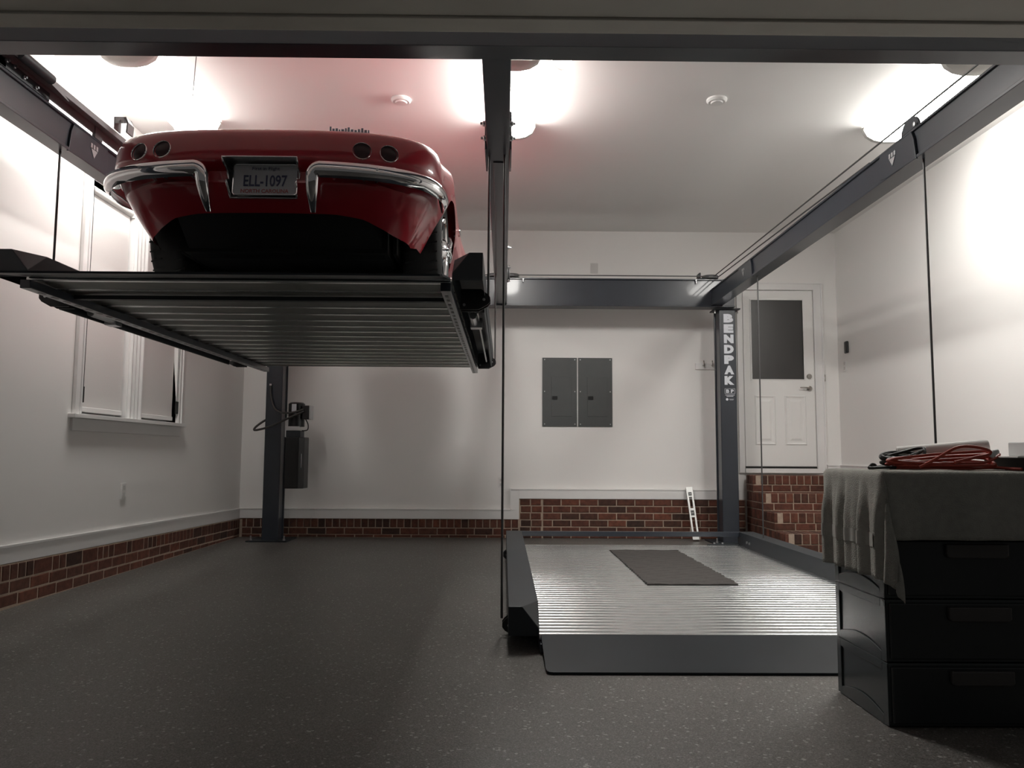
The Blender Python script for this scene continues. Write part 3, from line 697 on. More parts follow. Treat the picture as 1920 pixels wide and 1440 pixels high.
# ------------------------------------------------------------------ parking platforms
PY0, PY1 = 3.93, 7.75
NPL = 17; PW = (PY1 - PY0) / NPL
def plank_profile():
    """one deck plank across its width: three rounded ribs on top, flat below with a turned-down lip"""
    top = []
    for k in range(3):
        b0 = k * PW / 3
        for q in range(13):
            tt = q / 13; zz = .069 + .021 * math.sqrt(max(0, 1 - abs(2 * min(1, max(0, (tt - .02) / .96)) - 1) ** 3.2))
            top.append((b0 + tt * PW / 3, zz))
    top.append((PW - .001, .069))
    bot = [(PW - .001, .062), (.030, .062), (.030, .0575), (.002, .0575), (.0, .060)]
    return top + bot
def platform(xa, xb, lift, label, rname, PY0, PY1):
    P = thing(rname, ((xa + xb) / 2, (PY0 + PY1) / 2, lift), label, 'lift platform', 'parking lift platforms')
    prof = plank_profile(); me = None
    for i in range(NPL):
        y = PY0 + i * PW
        if me is None:
            m_ = MB(); m_.prism([(p[0] + y, p[1] + lift) for p in prof], 'x', xa, xb)
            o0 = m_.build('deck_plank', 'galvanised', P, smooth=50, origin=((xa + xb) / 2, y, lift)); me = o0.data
            me.materials.append(MATS['galvanised_dull_shaded'])
            for pg in me.polygons:             # dull underside, its shade painted in as darker metal; its turned lip stays bright
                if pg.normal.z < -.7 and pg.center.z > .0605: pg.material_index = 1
        else:
            o = bpy.data.objects.new('deck_plank', me); COL.objects.link(o); o.parent = P
            o.location = Vector(((xa + xb) / 2, y, lift)) - wloc(P)
    # approach ramp (thin plate from deck edge to floor height)
    yb_ = PY0 - .40; rx0, rx1 = xa + .008, xb - .008
    for_ = []
    cr_ = .03
    outline = [(rx0 + .0, PY0, 0), (rx1, PY0, 0), (rx1 - .004, yb_ + cr_, 0)] + [(rx1 - .004 - cr_ + cr_ * math.cos(a), yb_ + cr_ - cr_ * math.sin(a), 0) for a in (PI / 6, PI / 3, PI / 2)] + \
              [(rx0 + .004 + cr_ - cr_ * math.sin(a), yb_ + cr_ - cr_ * math.cos(a), 0) for a in (0, PI / 6, PI / 3)] + [(rx0 + .004, yb_ + cr_, 0)]
    def rz_(y): return .002 + (.074 - .002) * (y - yb_) / (PY0 - yb_)
    n = len(outline)
    m_ = MB(); m_.add([(p[0], p[1], lift + rz_(p[1])) for p in outline] + [(p[0], p[1], lift + rz_(p[1]) + .010) for p in outline],
                      [list(range(n)), list(range(n, 2 * n))] + [(i, (i + 1) % n, n + (i + 1) % n, n + i) for i in range(n)])
    m_.build('ramp', 'ramp_paint', P)
    # rails, hoods
    for side, xi in ((-1, xa), (1, xb)):
        s_ = side; xo = xi + s_ * .152
        m_ = MB(); x0_, x1_ = sorted((xi, xi - s_ * .052)); m_.box(x0_, x1_, PY0 - .05, PY1 + .02, lift + .008, lift + .05)
        rl = m_.build('deck_rail', 'slate_paint', P, bevel=.003)
        hs = MB(); xm_ = xi - s_ * .03
        yy = PY0 + .06
        while yy < PY1 - .05:
            hs.box(xm_ - .008, xm_ + .008, yy, yy + .05, lift + .0065, lift + .0082); yy += PW / 2
        sl_ = hs.build('slot_row', 'black_paint', rl); sl_['kind'] = 'stuff'
        zt, zb, y0, y1 = lift + .215, lift + .075, PY0 + .005, PY1 + .05
        A = (xi + s_ * .085, y0, zt); B_ = (xi, y0 + .16, zt); C_ = (xi, y0, lift + .110)
        vs = [(xo, y0, zb), (xi, y0, zb), C_, A, (xo, y0, zt), B_, (xi, y1, zt), (xo, y1, zt), (xi, y1, zb), (xo, y1, zb)]
        hd_ = MB().add(vs, [(0, 1, 2, 3, 4), (2, 5, 3), (4, 3, 5, 6, 7), (1, 8, 6, 5, 2), (0, 4, 7, 9), (7, 6, 8, 9)]).build('side_hood', 'slate_dull', P, bevel=.003)
        m_ = MB(); xw0, xw1 = sorted((xo - s_ * .016, xo - s_ * .004)); m_.box(xw0, xw1, DYN + .10, DYF - .1, lift + .012, lift + .09); m_.build('side_channel', 'slate_dull', P, bevel=.003)
        for yy in (PY0 + 1.3, PY0 + 1.38, PY1 - .25, PY1 - .33):
            m_ = MB(); m_.lathe([(.012, 0), (.012, .01), (0, .012)], (xi, yy, lift + .14), (-s_, 0, 0), 8); m_.build('bolt', 'zinc', P)
        # sheave yokes where the cables meet the platform
        for yy in (DYN, DYF):
            tipx = xo + s_ * .03; pts = [(xi + s_ * .02, lift + .118), (xo - s_ * .02, lift + .118), (tipx - s_ * .012, lift + .088), (tipx, lift + .072), (tipx, lift + .050), (tipx - s_ * .014, lift + .032), (xo - s_ * .035, lift + .004), (xi + s_ * .02, lift + .004)]
            m_ = MB()
            for dy in (-.035, .027): m_.prism(pts, 'y', yy + dy, yy + dy + .008)
            yk = m_.build('sheave_yoke', 'black_paint', P, bevel=.001)
            MB().lathe([(.02, -.02), (.04, -.018), (.04, -.012), (.034, 0), (.04, .012), (.04, .018), (.02, .02)], (xo - s_ * .03, yy, lift + .06), (0, 1, 0), 20).build('sheave', 'steel_track', yk, smooth=40)
            MB().lathe([(.008, 0), (.008, .006)], (xo - s_ * .005, yy - .035, lift + .06), (0, -1, 0), 8).build('pin', 'zinc', yk)
            MB().lathe([(.008, 0), (.008, .006)], (xi + s_ * .04, yy - .035, lift + .03), (0, -1, 0), 8).build('pin', 'zinc', yk)
        m_ = MB()
        m_.tube([(xi + s_ * .075, DYN + .3, lift + .03), (xi + s_ * .075, DYN + .55, lift + .03)], .022, 8)
        m_.box(*sorted((xi + s_ * .05, xi + s_ * .12)), DYN + .55, DYN + .63, lift + .0, lift + .06)
        m_.tube([(xi + s_ * .10, DYN + .28, lift + .045), (xi + s_ * .10, DYF - .2, lift + .045)], .007, 6)
        m_.build('lock_linkage', 'zinc', P, smooth=40)
    # wheel-stop bar across the far end, and a gusset
    m_ = MB(); m_.box(xa, xb, PY1 + .0, PY1 + .045, lift + .168, lift + .214); m_.build('end_bar', 'slate_paint', P, bevel=.003)
    m_ = MB(); m_.prism([(xb, PY1 - .02), (xb - .32, PY1 - .02), (xb - .22, PY1 + .05), (xb, PY1 + .05)], 'z', lift + .09, lift + .098); m_.build('gusset', 'slate_dull', P)
    for xx in (xb - .24, xb - .16):
        MB().lathe([(.012, 0), (.012, .014), (0, .016)], (xx, PY1 + .015, lift + .098), (0, 0, 1), 8).build('bolt', 'zinc', P)
    # cross tube under the deck
    m_ = MB(); m_.box(xa + .055, xb - .055, PY0 + .33, PY0 + .37, lift + .03, lift + .051); m_.build('cross_tube', 'slate_dull', P)
    return P
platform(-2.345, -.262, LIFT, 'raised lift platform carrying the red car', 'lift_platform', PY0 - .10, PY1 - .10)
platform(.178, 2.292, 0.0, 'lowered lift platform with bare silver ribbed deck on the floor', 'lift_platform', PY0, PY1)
# rubber mat on the lowered deck
mt = MB(); zz = .0905
N = 46; y0, y1, x0, x1 = 5.37, 7.27, .965, 1.578
P_ = []
for j in range(N + 1):
    yy = y0 + (y1 - y0) * j / N
    row = []
    for i in range(9):
        row.append((x0 + (x1 - x0) * i / 8 + (.006 if j % 2 else -.003) * (1 if i in (0, 8) else 0), yy, zz + .007 + (.002 if j % 2 else 0) + .003 * math.sin(i * 2.1 + j * .9)))
    P_.append(row)
mt.grid(P_)
bt = [[(p[0], p[1], zz + .0005) for p in R] for R in P_]; nn = len(mt.v); mt.grid(bt)
w9 = 9
for j in range(N):
    for e in (0, 8): mt.f.append((j * w9 + e, (j + 1) * w9 + e, nn + (j + 1) * w9 + e, nn + j * w9 + e))
for i in range(8):
    for e in (0, N): mt.f.append((e * w9 + i, e * w9 + i + 1, nn + e * w9 + i + 1, nn + e * w9 + i))
tag(mt.build('rubber_mat', 'mat_rubber', origin=(1.27, 6.3, zz)), 'dark rubber mat lying on the silver ribbed deck', 'mat')

# ------------------------------------------------------------------ spirit level leaning on the rear wall
lv = thing('spirit_level', (2.155, 8.9, 0), 'silver spirit level leaning against the rear baseboard', 'spirit level')
foot = Vector((2.152, 8.93, .012)); topp = Vector((2.125, 9.125, .585))
ax = (topp - foot); Lh = ax.length; ax.normalize(); sd = Vector((1, 0, 0)); sd = (sd - ax * sd.dot(ax)).normalized(); nr = sd.cross(ax) * -1
if nr.y > 0: nr = -nr
def lbox(m_, s0, s1, a0, a1, d0=0, d1=.024):
    vs = []
    for dd in (d0, d1):
        for ss, aa in ((s0, a0), (s1, a0), (s1, a1), (s0, a1)): vs.append(foot + sd * ss + ax * aa - nr * (dd - .024))
    m_.add(vs, BF); return m_
b = MB(); lbox(b, -.037, -.017, 0, Lh); lbox(b, .017, .037, 0, Lh)
for a0, a1 in ((0, .07), (.255, .275), (.335, .36), (Lh - .115, Lh - .12 + .02), (Lh - .06, Lh)): lbox(b, -.017, .017, a0, a1)
b.build('body', 'aluminium', lv)
for a0, a1 in ((.278, .332), (Lh - .098, Lh - .062)):
    v_ = lbox(MB(), -.019, .019, a0 - .002, a1 + .002, -.003, .02).build('vial_block', 'black_plastic', lv)
    MB().tube([foot + sd * -.012 + ax * ((a0 + a1) / 2) + nr * .022, foot + sd * .012 + ax * ((a0 + a1) / 2) + nr * .022], .006, 8).build('vial', 'cap_plastic', v_)

# ------------------------------------------------------------------ the car
CX, CY, CZ = -1.165, 3.60, LIFT + .0905
ZS = .927
car = thing('sports_car', (CX, CY + 2.2, CZ), 'red classic sports car parked on the raised platform, tail towards the camera', 'car')
def cp(x, y, z): return (CX + x, CY + y, CZ + .018 + z * ZS)
def cw(x, y, z): return (CX + x, CY + y, CZ + z)
RA, FA, TR = 1.0, 3.49, .335     # rear axle, front axle, tyre radius
TAILN, YC = 3.1, .50
T_OF_Z = [(.20, .26), (.28, .19), (.34, .135), (.40, .095), (.425, .075), (.44, .075), (.455, .115), (.50, .105), (.525, .045), (.55, .035), (.60, .047), (.66, .066), (.70, .086), (.725, .115)]
W_OF_Z = [(.18, .645), (.24, .68), (.30, .715), (.40, .765), (.47, .80), (.53, .825), (.57, .830), (.64, .828), (.69, .818), (.715, .800), (.73, .775)]
def bulge(y): return interp(y, [(.50, 0), (1.0, 1), (1.6, .6), (2.2, .35), (2.9, .8), (3.5, 1.3), (4.0, .5), (4.5, 0)])
def tuck(y): return interp(y, [(.50, 1), (.8, .55), (1.3, .4), (3.0, .4), (3.9, .7), (4.4, 1)])
def half_w(y, z, zrel):
    base = interp(z, W_OF_Z)
    if y > YC: base = .828 - (.828 - base) * tuck(y) if z < .57 else base
    return base + .03 * bulge(y)
def belt(y): return interp(y, [(0, .545), (.50, .56), (1.0, .675), (1.6, .65), (2.4, .66), (3.49, .74), (3.95, .65), (4.5, .54)])
def crest_h(y): return interp(y, [(0, .175), (.50, .185), (1.0, .20), (1.6, .17), (2.4, .17), (3.49, .19), (3.9, .15), (4.5, .08)])
def zbot(x, y):
    # x only matters behind the rear corner
    if y <= YC + 1e-6:
        v = interp(abs(x), [(0, .30), (.33, .298), (.47, .285), (.56, .255), (.63, .215), (.70, .205)])
        return v + (min(v, .218) - v) * smoothstep(.18, .46, y)
    base = interp(y, [(YC, .215), (.55, .225), (.7, .20), (1.5, .19), (2.8, .19), (3.9, .22), (4.4, .30)])
    for c0, rr, top in ((RA, .375, .645), (FA, .375, .64)):
        if abs(y - c0) < rr: base = max(base, (top - .375) + math.sqrt(max(0, rr * rr - (y - c0) ** 2)))
    return base
def tail_pt(x_frac_theta, z):
    W = interp(z, W_OF_Z); T = interp(z, T_OF_Z); D = YC - T; n = TAILN
    s_, c_ = math.sin(x_frac_theta), math.cos(x_frac_theta)
    return W * s_ ** (2 / n), T + D * (1 - max(c_, 0) ** (2 / n))
def tail_y(x, z):
    W = interp(z, W_OF_Z); T = interp(z, T_OF_Z); D = YC - T
    return T + D - D * (1 - min(1, abs(x) / W) ** TAILN) ** (1 / TAILN)
def theta_for(x, z):
    W = interp(z, W_OF_Z); return math.asin(min(1, (x / W) ** (TAILN / 2)))
# stations of the half outline
REC = .168
th_rec = theta_for(REC, .45)
thetas = [th_rec * (i / 4) ** .9 if i else 0 for i in range(5)] + [th_rec + (PI / 2 - th_rec) * (i / 26) for i in range(1, 27)]
ys_side = sorted(set([round(YC + (3.95 - YC) * i / 56, 4) for i in range(1, 57)] + [round(RA + .375 * math.cos(a), 4) for a in [PI * i / 14 for i in range(15)]] + [round(FA + .375 * math.cos(a), 4) for a in [PI * i / 14 for i in range(15)]]))
ys_side = [y for y in ys_side if YC + .01 < y <= 3.95]
nose = [PI / 2 * i / 12 for i in range(1, 13)]
FLO = [0, .06, .15, .25, .36, .46, .52, .57, .62, .70, .80, .88, .94, 1.0]
GUP = [.14, .3, .48, .66, .82, .93, 1.0]
DECK = [(.965, .012), (.90, .02), (.75, .032), (.5, .042), (.25, .048), (.0, .05)]
def row(kind, val):
    pts = []
    for th in thetas:
        if kind == 'lo':
            z = .5
            for _ in range(6):
                x, y = tail_pt(th, z); zb = zbot(x, y); z = zb + val * (belt(y) - zb)
        else:
            g = val if kind == 'up' else 1.0
            z = belt(.1) + g * crest_h(.1); x, y = tail_pt(th, min(z, .725)); z = belt(y) + g * crest_h(y)
        if kind == 'deck':
            sc, dz = val; y2 = y + (1 - sc) * .25 * (1 - (y / YC)) + (.05 if y < .4 else .05 * (YC - y) / .07) * min(1, (1 - sc) * 10) ; x *= sc; y = min(y2, YC + .02); z += dz
        pts.append((x, y, z))
    for y in ys_side:
        zb, bl = zbot(1, y), belt(y)
        if kind == 'lo': z = zb + val * (bl - zb)
        else: z = bl + (val if kind == 'up' else 1.0) * crest_h(y)
        if kind == 'lo': x = half_w(y, z, 0)
        else: x = interp(.57 + (z - bl) / max(crest_h(y), .01) * .16, W_OF_Z) + .03 * bulge(y)
        if kind == 'deck': x *= val[0]; z += val[1] * (1.6 if y > 1.5 else 1)
        pts.append((x, y, z))
    xe = pts[-1][0]; ze = pts[-1][2]; tipz = .50 if kind == 'lo' else .58
    for th in nose:
        y = 3.95 + .50 * math.sin(th); k = math.cos(th) ** (2 / 2.4) if th < PI / 2 - 1e-6 else 0
        zz = ze if kind != 'lo' else ze
        drop = (1 - math.cos(th)) if kind != 'lo' else 0
        pts.append((xe * k, y - (.05 if kind == 'lo' else 0) * (1 - val if kind == 'lo' else 0), ze - drop * (.10 if kind == 'up' else .16)))
    return pts
rows = [row('lo', v) for v in FLO] + [row('up', v) for v in GUP] + [row('deck', v) for v in DECK]
NR, NS = len(rows), len(rows[0])
bd = MB()
for R in rows: bd.v += [cp(*p) for p in R]
off = len(bd.v)
for R in rows: bd.v += [cp(-p[0], p[1], p[2]) for p in R]
R0, R1 = FLO.index(.25), FLO.index(1.0)
for i in range(NR - 1):
    for j in range(NS - 1):
        if R0 <= i < R1 and j < 4: continue      # opening for the number-plate recess
        a, b_, c_, d_ = i * NS + j, i * NS + j + 1, (i + 1) * NS + j + 1, (i + 1) * NS + j
        bd.f.append((a, b_, c_, d_)); bd.f.append((off + a, off + d_, off + c_, off + b_))
body = bd.build('body', 'car_red', car, smooth=38)
# plate recess: walls from the opening back to a floor
loop = [(-rows[i][4][0], rows[i][4][1], rows[i][4][2]) for i in range(R0, R1 + 1)] + [(-rows[R1][j][0], rows[R1][j][1], rows[R1][j][2]) for j in (3, 2, 1)] + \
       [rows[R1][j] for j in range(0, 5)] + [rows[i][4] for i in range(R1 - 1, R0 - 1, -1)] + [rows[R0][j] for j in (3, 2, 1, 0)] + [(-rows[R0][j][0], rows[R0][j][1], rows[R0][j][2]) for j in (1, 2, 3)]
rc = MB(); n = len(loop)
rc.v = [cp(*p) for p in loop] + [cp(p[0] * .93, .185, .455 + (p[2] - .455) * .93) for p in loop]
rc.f = [(i, (i + 1) % n, n + (i + 1) % n, n + i) for i in range(n)] + [tuple(range(n, 2 * n))]
rc.build('plate_recess', 'zinc', car)
MB().tube([cp(p[0], p[1] - .004, p[2]) for p in loop], .0055, 8, closed=True).build('recess_bezel', 'chrome', car, smooth=60)
# number plate
pt = MB(); PWd, PHt = .152, .076
pc = Vector(cp(.014, .094, .448)); px = Vector((1, 0, 0)); pz = Vector((0, .10, 1)).normalized(); pn = Vector((0, -1, .10)).normalized()
def plate_poly(w_, h_, rr=.014):
    o_ = []
    for cx_, cz_, a0 in ((w_ - rr, h_ - rr, 0), (-w_ + rr, h_ - rr, PI / 2), (-w_ + rr, -h_ + rr, PI), (w_ - rr, -h_ + rr, 3 * PI / 2)):
        for k_ in range(4): a_ = a0 + k_ * PI / 6; o_.append((cx_ + rr * math.cos(a_), cz_ + rr * math.sin(a_)))
    return o_
pp = plate_poly(PWd, PHt); n = len(pp)
pt.v = [pc + px * a + pz * b_ + pn * .003 for a, b_ in pp] + [pc + px * a + pz * b_ - pn * .003 for a, b_ in pp]
pt.f = [tuple(range(n)), tuple(range(n, 2 * n))] + [(i, (i + 1) % n, n + (i + 1) % n, n + i) for i in range(n)]
plate = pt.build('number_plate', 'plate_white', car)
tag(plate, 'white number plate reading ELL-1097')
MB().tube([pc + px * a + pz * b_ + pn * .003 for a, b_ in plate_poly(PWd + .001, PHt + .001)], .004, 6, closed=True).build('plate_frame', 'chrome', plate, smooth=60)
tx = MB(); put_text(tx, 'ELL-1097', .079, pc + pz * -.006 + pn * .0042, px, pz, .0012, .70, .0006); tx.build('plate_characters', 'plate_blue', plate)
tx = MB(); put_text(tx, 'NORTH CAROLINA', .026, pc + pz * -.058 + pn * .0042, px, pz, .0006, 1.0, .0006); tx.build('plate_caption', 'plate_red', plate)
tx = MB(); put_text(tx, 'First in Flight', .022, pc + pz * .054 + px * .0 + pn * .0042, px, pz, .0, 1.15, .0006); tx.build('plate_slogan', 'plate_blue', plate)
# tail lamps
for x in (-.60, -.476, .476, .60):
    z = .596; y = tail_y(x, z); nx = (tail_y(abs(x) + .02, z) - tail_y(abs(x) - .02, z)) / .04
    nrm = Vector((math.copysign(nx, x) * 1.0, -1, .22)).normalized()
    c0 = Vector(cp(x, y, z))
    lamp = MB().lathe([(.036, -.03), (.045, -.02), (.0465, .006), (.0445, .009), (.0425, .006), (.042, -.004)], c0, nrm, 32).build('tail_lamp', 'chrome', car, smooth=50)
    MB().lathe([(.0422, -.003), (.03, .003), (0, .006)], c0, nrm, 28).build('lens', 'tail_lens', lamp, smooth=40)
# bumpers: chrome blades that wrap the corners and turn down at the inner ends
def sweep(m_, path, outs, ups, sec, scale=None):
    n = len(sec); b0 = len(m_.v)
    for i, (p, o_, u_) in enumerate(zip(path, outs, ups)):
        k_ = scale[i] if scale else 1
        for a, b_ in sec: m_.v.append(tuple(Vector(p) + Vector(o_) * a * (k_ if scale else 1) + Vector(u_) * b_ * k_))
    for i in range(len(path) - 1):
        for k_ in range(n): m_.f.append((b0 + i * n + k_, b0 + i * n + (k_ + 1) % n, b0 + (i + 1) * n + (k_ + 1) % n, b0 + (i + 1) * n + k_))
    m_.f.append([b0 + k_ for k_ in range(n)][::-1]); m_.f.append([b0 + (len(path) - 1) * n + k_ for k_ in range(n)])
SEC = [(-.050, .034), (-.020, .040), (.004, .037), (.018, .026), (.024, .006), (.022, -.014), (.012, -.032), (-.004, -.042), (-.010, -.038), (.002, -.026), (.010, -.010), (.010, .010), (-.002, .024), (-.050, .028)]
for s_ in (-1, 1):
    path, outs, ups, sc = [], [], [], []
    zb_, XI, RC = .474, .258, .035
    Wb, Tb, Db, nb = .848, -.014, .47, 2.7
    for k_ in range(4, 0, -1):
        path.append(cp(s_ * (Wb - .006 * k_), Tb + Db + .035 * k_, zb_ - .014 - .004 * k_)); outs.append((s_, 0, 0)); ups.append((0, 0, 1)); sc.append(.75 - .15 * k_)
    th0 = math.asin(((XI + RC) / Wb) ** (nb / 2))
    for i in range(30, -1, -1):
        th = th0 + (PI / 2 - th0) * i / 30
        x, y = Wb * math.sin(th) ** (2 / nb), Tb + Db * (1 - max(math.cos(th), 0) ** (2 / nb))
        gx = (x / Wb) ** (nb - 1) / Wb; gy = -(max((Tb + Db - y), 0) / Db) ** (nb - 1) / Db
        nv = Vector((gx, gy, 0)).normalized()
        path.append(cp(s_ * x, y, zb_ - .012 * smoothstep(.5, 1, i / 30))); outs.append((s_ * nv.x, nv.y, 0)); ups.append((0, 0, 1)); sc.append(1 - .25 * smoothstep(.7, 1, i / 30))
    # rounded inner corner, then the turn-down leg
    for k_ in range(1, 7):
        a_ = k_ / 6 * PI / 2
        path.append(cp(s_ * (XI + RC - RC * math.sin(a_)), -.004, zb_ - RC * (1 - math.cos(a_)))); outs.append((0, -1, 0)); ups.append((-s_ * math.sin(a_), 0, math.cos(a_))); sc.append(1 - .28 * k_ / 6)
    for k_ in range(1, 12):
        t_ = k_ / 11
        path.append(cp(s_ * (XI - .010 * t_), -.004 + .085 * t_ ** 1.6, zb_ - RC - .165 * t_)); a_ = .55 * t_
        outs.append((0, -math.cos(a_), -math.sin(a_) * .7)); ups.append((-s_, 0, 0)); sc.append(.72 - .42 * t_ ** 2)
    m_ = MB(); sweep(m_, path, outs, ups, SEC, sc)
    bpr = m_.build('bumper', 'chrome', car, smooth=45, fix=True)
    for x in (.36, .50, .56):
        yy = tail_y(x, .455)
        MB().tube([cp(s_ * x, .0 + (.01 if x < .5 else .02), .483), cp(s_ * (x - .03), yy + .02, .462)], .007, 6).build('bumper_bracket', 'zinc', bpr)
# filler lid, script, antenna base on the tail deck
MB().lathe([(.055, -.01), (.055, .010), (.045, .020), (0, .023)], cp(-.03, .28, .765), (0, -.1, 1), 24).build('filler_lid', 'car_red', car, smooth=40)
sc_ = MB(); xx = .30
random.seed(3)
for i in range(13):
    w_ = random.uniform(.008, .016); hh = random.uniform(.006, .016) if i not in (0, 6, 10) else .022
    sc_.box(*[CX + xx, CX + xx + w_], CY + tail_y(xx, .71) + .045, CY + tail_y(xx, .71) + .075, CZ + .703, CZ + .708 + hh * .8); xx += w_ + .003
sc_.box(CX + .30, CX + xx, CY + .195, CY + .20, CZ + .701, CZ + .711)
tag(sc_.build('script_emblem', 'chrome', car, bevel=.001), 'thin chrome script on the tail deck')
# underbody
ub = MB()
ub.box(CX - .54, CX + .54, CY + .52, CY + 4.1, CZ + .19, CZ + .33)
ub.add([cp(-.48, .25, .335), cp(.48, .25, .335), cp(.52, .60, .17), cp(-.52, .60, .17), cp(-.48, .36, .42), cp(.48, .36, .42), cp(.52, .65, .42), cp(-.52, .65, .42)], BF)
ub.tube([cw(-.66, RA, TR), cw(.66, RA, TR)], .05, 10); ub.lathe([(.05, -.14), (.14, -.08), (.15, .08), (.05, .14)], cp(0, RA, .30), (1, 0, 0), 16)
ub.box(CX - .60, CX + .60, CY + RA - .05, CY + RA + .05, CZ + .15, CZ + .20)
for s_ in (-1, 1): ub.box(*sorted((CX + s_ * .56, CX + s_ * .58)), CY + .58, CY + 4.0, CZ + .2, CZ + .58)
ub.build('underbody', 'underbody', car)
# wheels
def wheel(x, y, s_):
    c0 = cw(x, y, TR)
    W2 = .105
    ty = MB().lathe([(.20, -W2 + .01), (.225, -W2), (.285, -W2 - .004), (.318, -W2 + .012), (TR - .004, -W2 + .028), (TR, -.05), (TR, .05), (TR - .004, W2 - .028), (.318, W2 - .012), (.285, W2 + .004), (.225, W2), (.20, W2 - .01)], c0, (s_, 0, 0), 48)
    tyre = ty.build('tyre', 'rubber', car, smooth=40)
    gr = MB()
    for k_ in range(40):
        a_ = 2 * PI * k_ / 40; ca, sa = math.cos(a_), math.sin(a_)
        for lx, tw in ((-.06, .05), (.06, -.05)):
            p0 = Vector(c0) + Vector((lx - .028, math.sin(a_ + tw * 0) * (TR + .001), ca * (TR + .001))); 
            vs = []
            for dx, da in ((-.03, -.02), (.03, .03), (.03, .055), (-.03, .005)):
                vs.append((c0[0] + lx + dx, c0[1] + (TR + .0035) * math.sin(a_ + da), c0[2] + (TR + .0035) * math.cos(a_ + da)))
            vs += [(v[0], c0[1] + (v[1] - c0[1]) * .98, c0[2] + (v[2] - c0[2]) * .98) for v in vs]
            gr.add(vs, BF)
    tr_ = gr.build('tread_block_row', 'rubber', tyre); tr_['kind'] = 'stuff'
    wh = MB().lathe([(.205, -W2 + .02), (.20, W2 - .012), (.19, W2 + .002), (.175, W2 - .01), (.165, W2 - .035), (.08, W2 - .02), (.06, W2 + .005), (.03, W2 + .02), (0, W2 + .022)], c0, (s_, 0, 0), 40).build('wheel_rim', 'chrome', car, smooth=35)
    sp = MB()
    for k_ in range(3):
        a_ = 2 * PI * k_ / 3 + .3; dv = Vector((0, math.sin(a_), math.cos(a_))); c1 = Vector(c0) + Vector((s_ * (W2 + .022), 0, 0))
        sp.tube([c1, c1 + dv * .05 + Vector((s_ * .012, 0, 0)), c1 + dv * .085 + Vector((s_ * .004, 0, 0))], [.016, .012, .007], 8)
    sp.build('spinner', 'chrome', wh, smooth=50)
for s_ in (-1, 1):
    wheel(s_ * .700, RA, s_); wheel(s_ * .72, FA, s_)
# cabin
tp = MB(); P_ = []
for y, zt_, w_, zb2 in ((1.30, .80, .50, .79), (1.42, .90, .56, .80), (1.62, 1.08, .58, .80), (1.9, 1.19, .57, .80), (2.25, 1.22, .55, .80), (2.55, 1.17, .54, .82)):
    P_.append([cp(w_ * math.copysign(abs(math.cos(a_)) ** .5, math.cos(a_)), y, zb2 + (zt_ - zb2) * math.sin(a_) ** .6) for a_ in [PI * i / 20 for i in range(21)]])
tp.grid(P_); tp.build('soft_top', 'soft_top', car, smooth=50)
ws = MB(); ws.grid([[cp(.54 * math.cos(a_), 2.55 + .02 * math.sin(a_), 1.0 + .17 * math.sin(a_)) for a_ in [PI * i / 12 for i in range(13)]], [cp(.62 * math.cos(a_), 2.72 + .22 * math.sin(a_), .87) for a_ in [PI * i / 12 for i in range(13)]]])
ws.build('windscreen', 'car_glass', car, smooth=50)
for s_ in (-1, 1):
    m_ = MB(); m_.tube([cp(s_ * .80, 1.75, .70), cp(s_ * .845, 1.75, .70), cp(s_ * .845, 1.87, .70), cp(s_ * .80, 1.87, .70)], .009, 8); m_.build('door_handle', 'chrome', car, smooth=50)

# ------------------------------------------------------------------ storage drawers, towel and what lies on it
QX0, QX1, QY0, QY1, QH = 1.372, 2.06, 2.862, 3.30, .2218
def drawer_unit(k_, label):
    z0 = k_ * QH + .004
    t = thing('storage_drawer', ((QX0 + QX1) / 2, (QY0 + QY1) / 2, z0), label, 'storage drawer', 'stacked dark plastic drawers')
    z1 = z0 + QH - .004
    sh = MB(); ch_ = .012
    prof = [(QY0, z0), (QY1, z0), (QY1, z1), (QY0, z1)]
    sh.box(QX0, QX1, QY0 + .012, QY1, z0, z0 + .012); sh.box(QX0, QX1, QY0 + .012, QY1, z1 - .012, z1)
    sh.box(QX0, QX0 + .012, QY0 + .012, QY1, z0 + .012, z1 - .012); sh.box(QX1 - .012, QX1, QY0 + .012, QY1, z0 + .012, z1 - .012)
    sh.box(QX0 + .012, QX1 - .012, QY1 - .012, QY1, z0 + .012, z1 - .012)
    sb = sh.build('shell', 'smoke_plastic', t, bevel=.004)
    # raised pressed rib framing the side panel
    rb_ = MB(); xs = QX0 - .004
    rb_.box(xs, QX0, QY0 + .012, QY0 + .05, z0, z1); rb_.box(xs, QX0, QY1 - .035, QY1, z0, z1); rb_.box(xs, QX0, QY0 + .05, QY1 - .035, z1 - .03, z1)
    N_ = 12; top_ = []; 
    for i in range(N_ + 1):
        a_ = i / N_; top_.append((QY0 + .05 + (QY1 - QY0 - .085) * a_, z0 + .03 + .028 * math.sin(PI * a_)))
    rb_.prism([(QY0 + .05, z0)] + top_ + [(QY1 - .035, z0)], 'x', xs, QX0)
    rb_.build('side_rib', 'smoke_plastic', t, bevel=.003)
    fr = MB().box(QX0 + .008, QX1 - .008, QY0, QY0 + .016, z0 + .010, z1 - .010).build('drawer_front', 'smoke_front', t, bevel=.006)
    MB().box(QX0 + .03, QX1 - .03, QY0 + .016, QY1 - .03, z0 + .02, z1 - .04).build('drawer_box', 'smoke_front', t)
    zc = z0 + .172
    xm_ = 1.697
    m_ = MB(); m_.prism([(xm_ - .112, zc + .024), (xm_ - .112, zc - .018), (xm_ - .10, zc - .026), (xm_ + .10, zc - .026), (xm_ + .112, zc - .018), (xm_ + .112, zc + .024)], 'y', QY0 - .016, QY0 + .001)
    m_.build('handle', 'handle_grey', fr, bevel=.004)
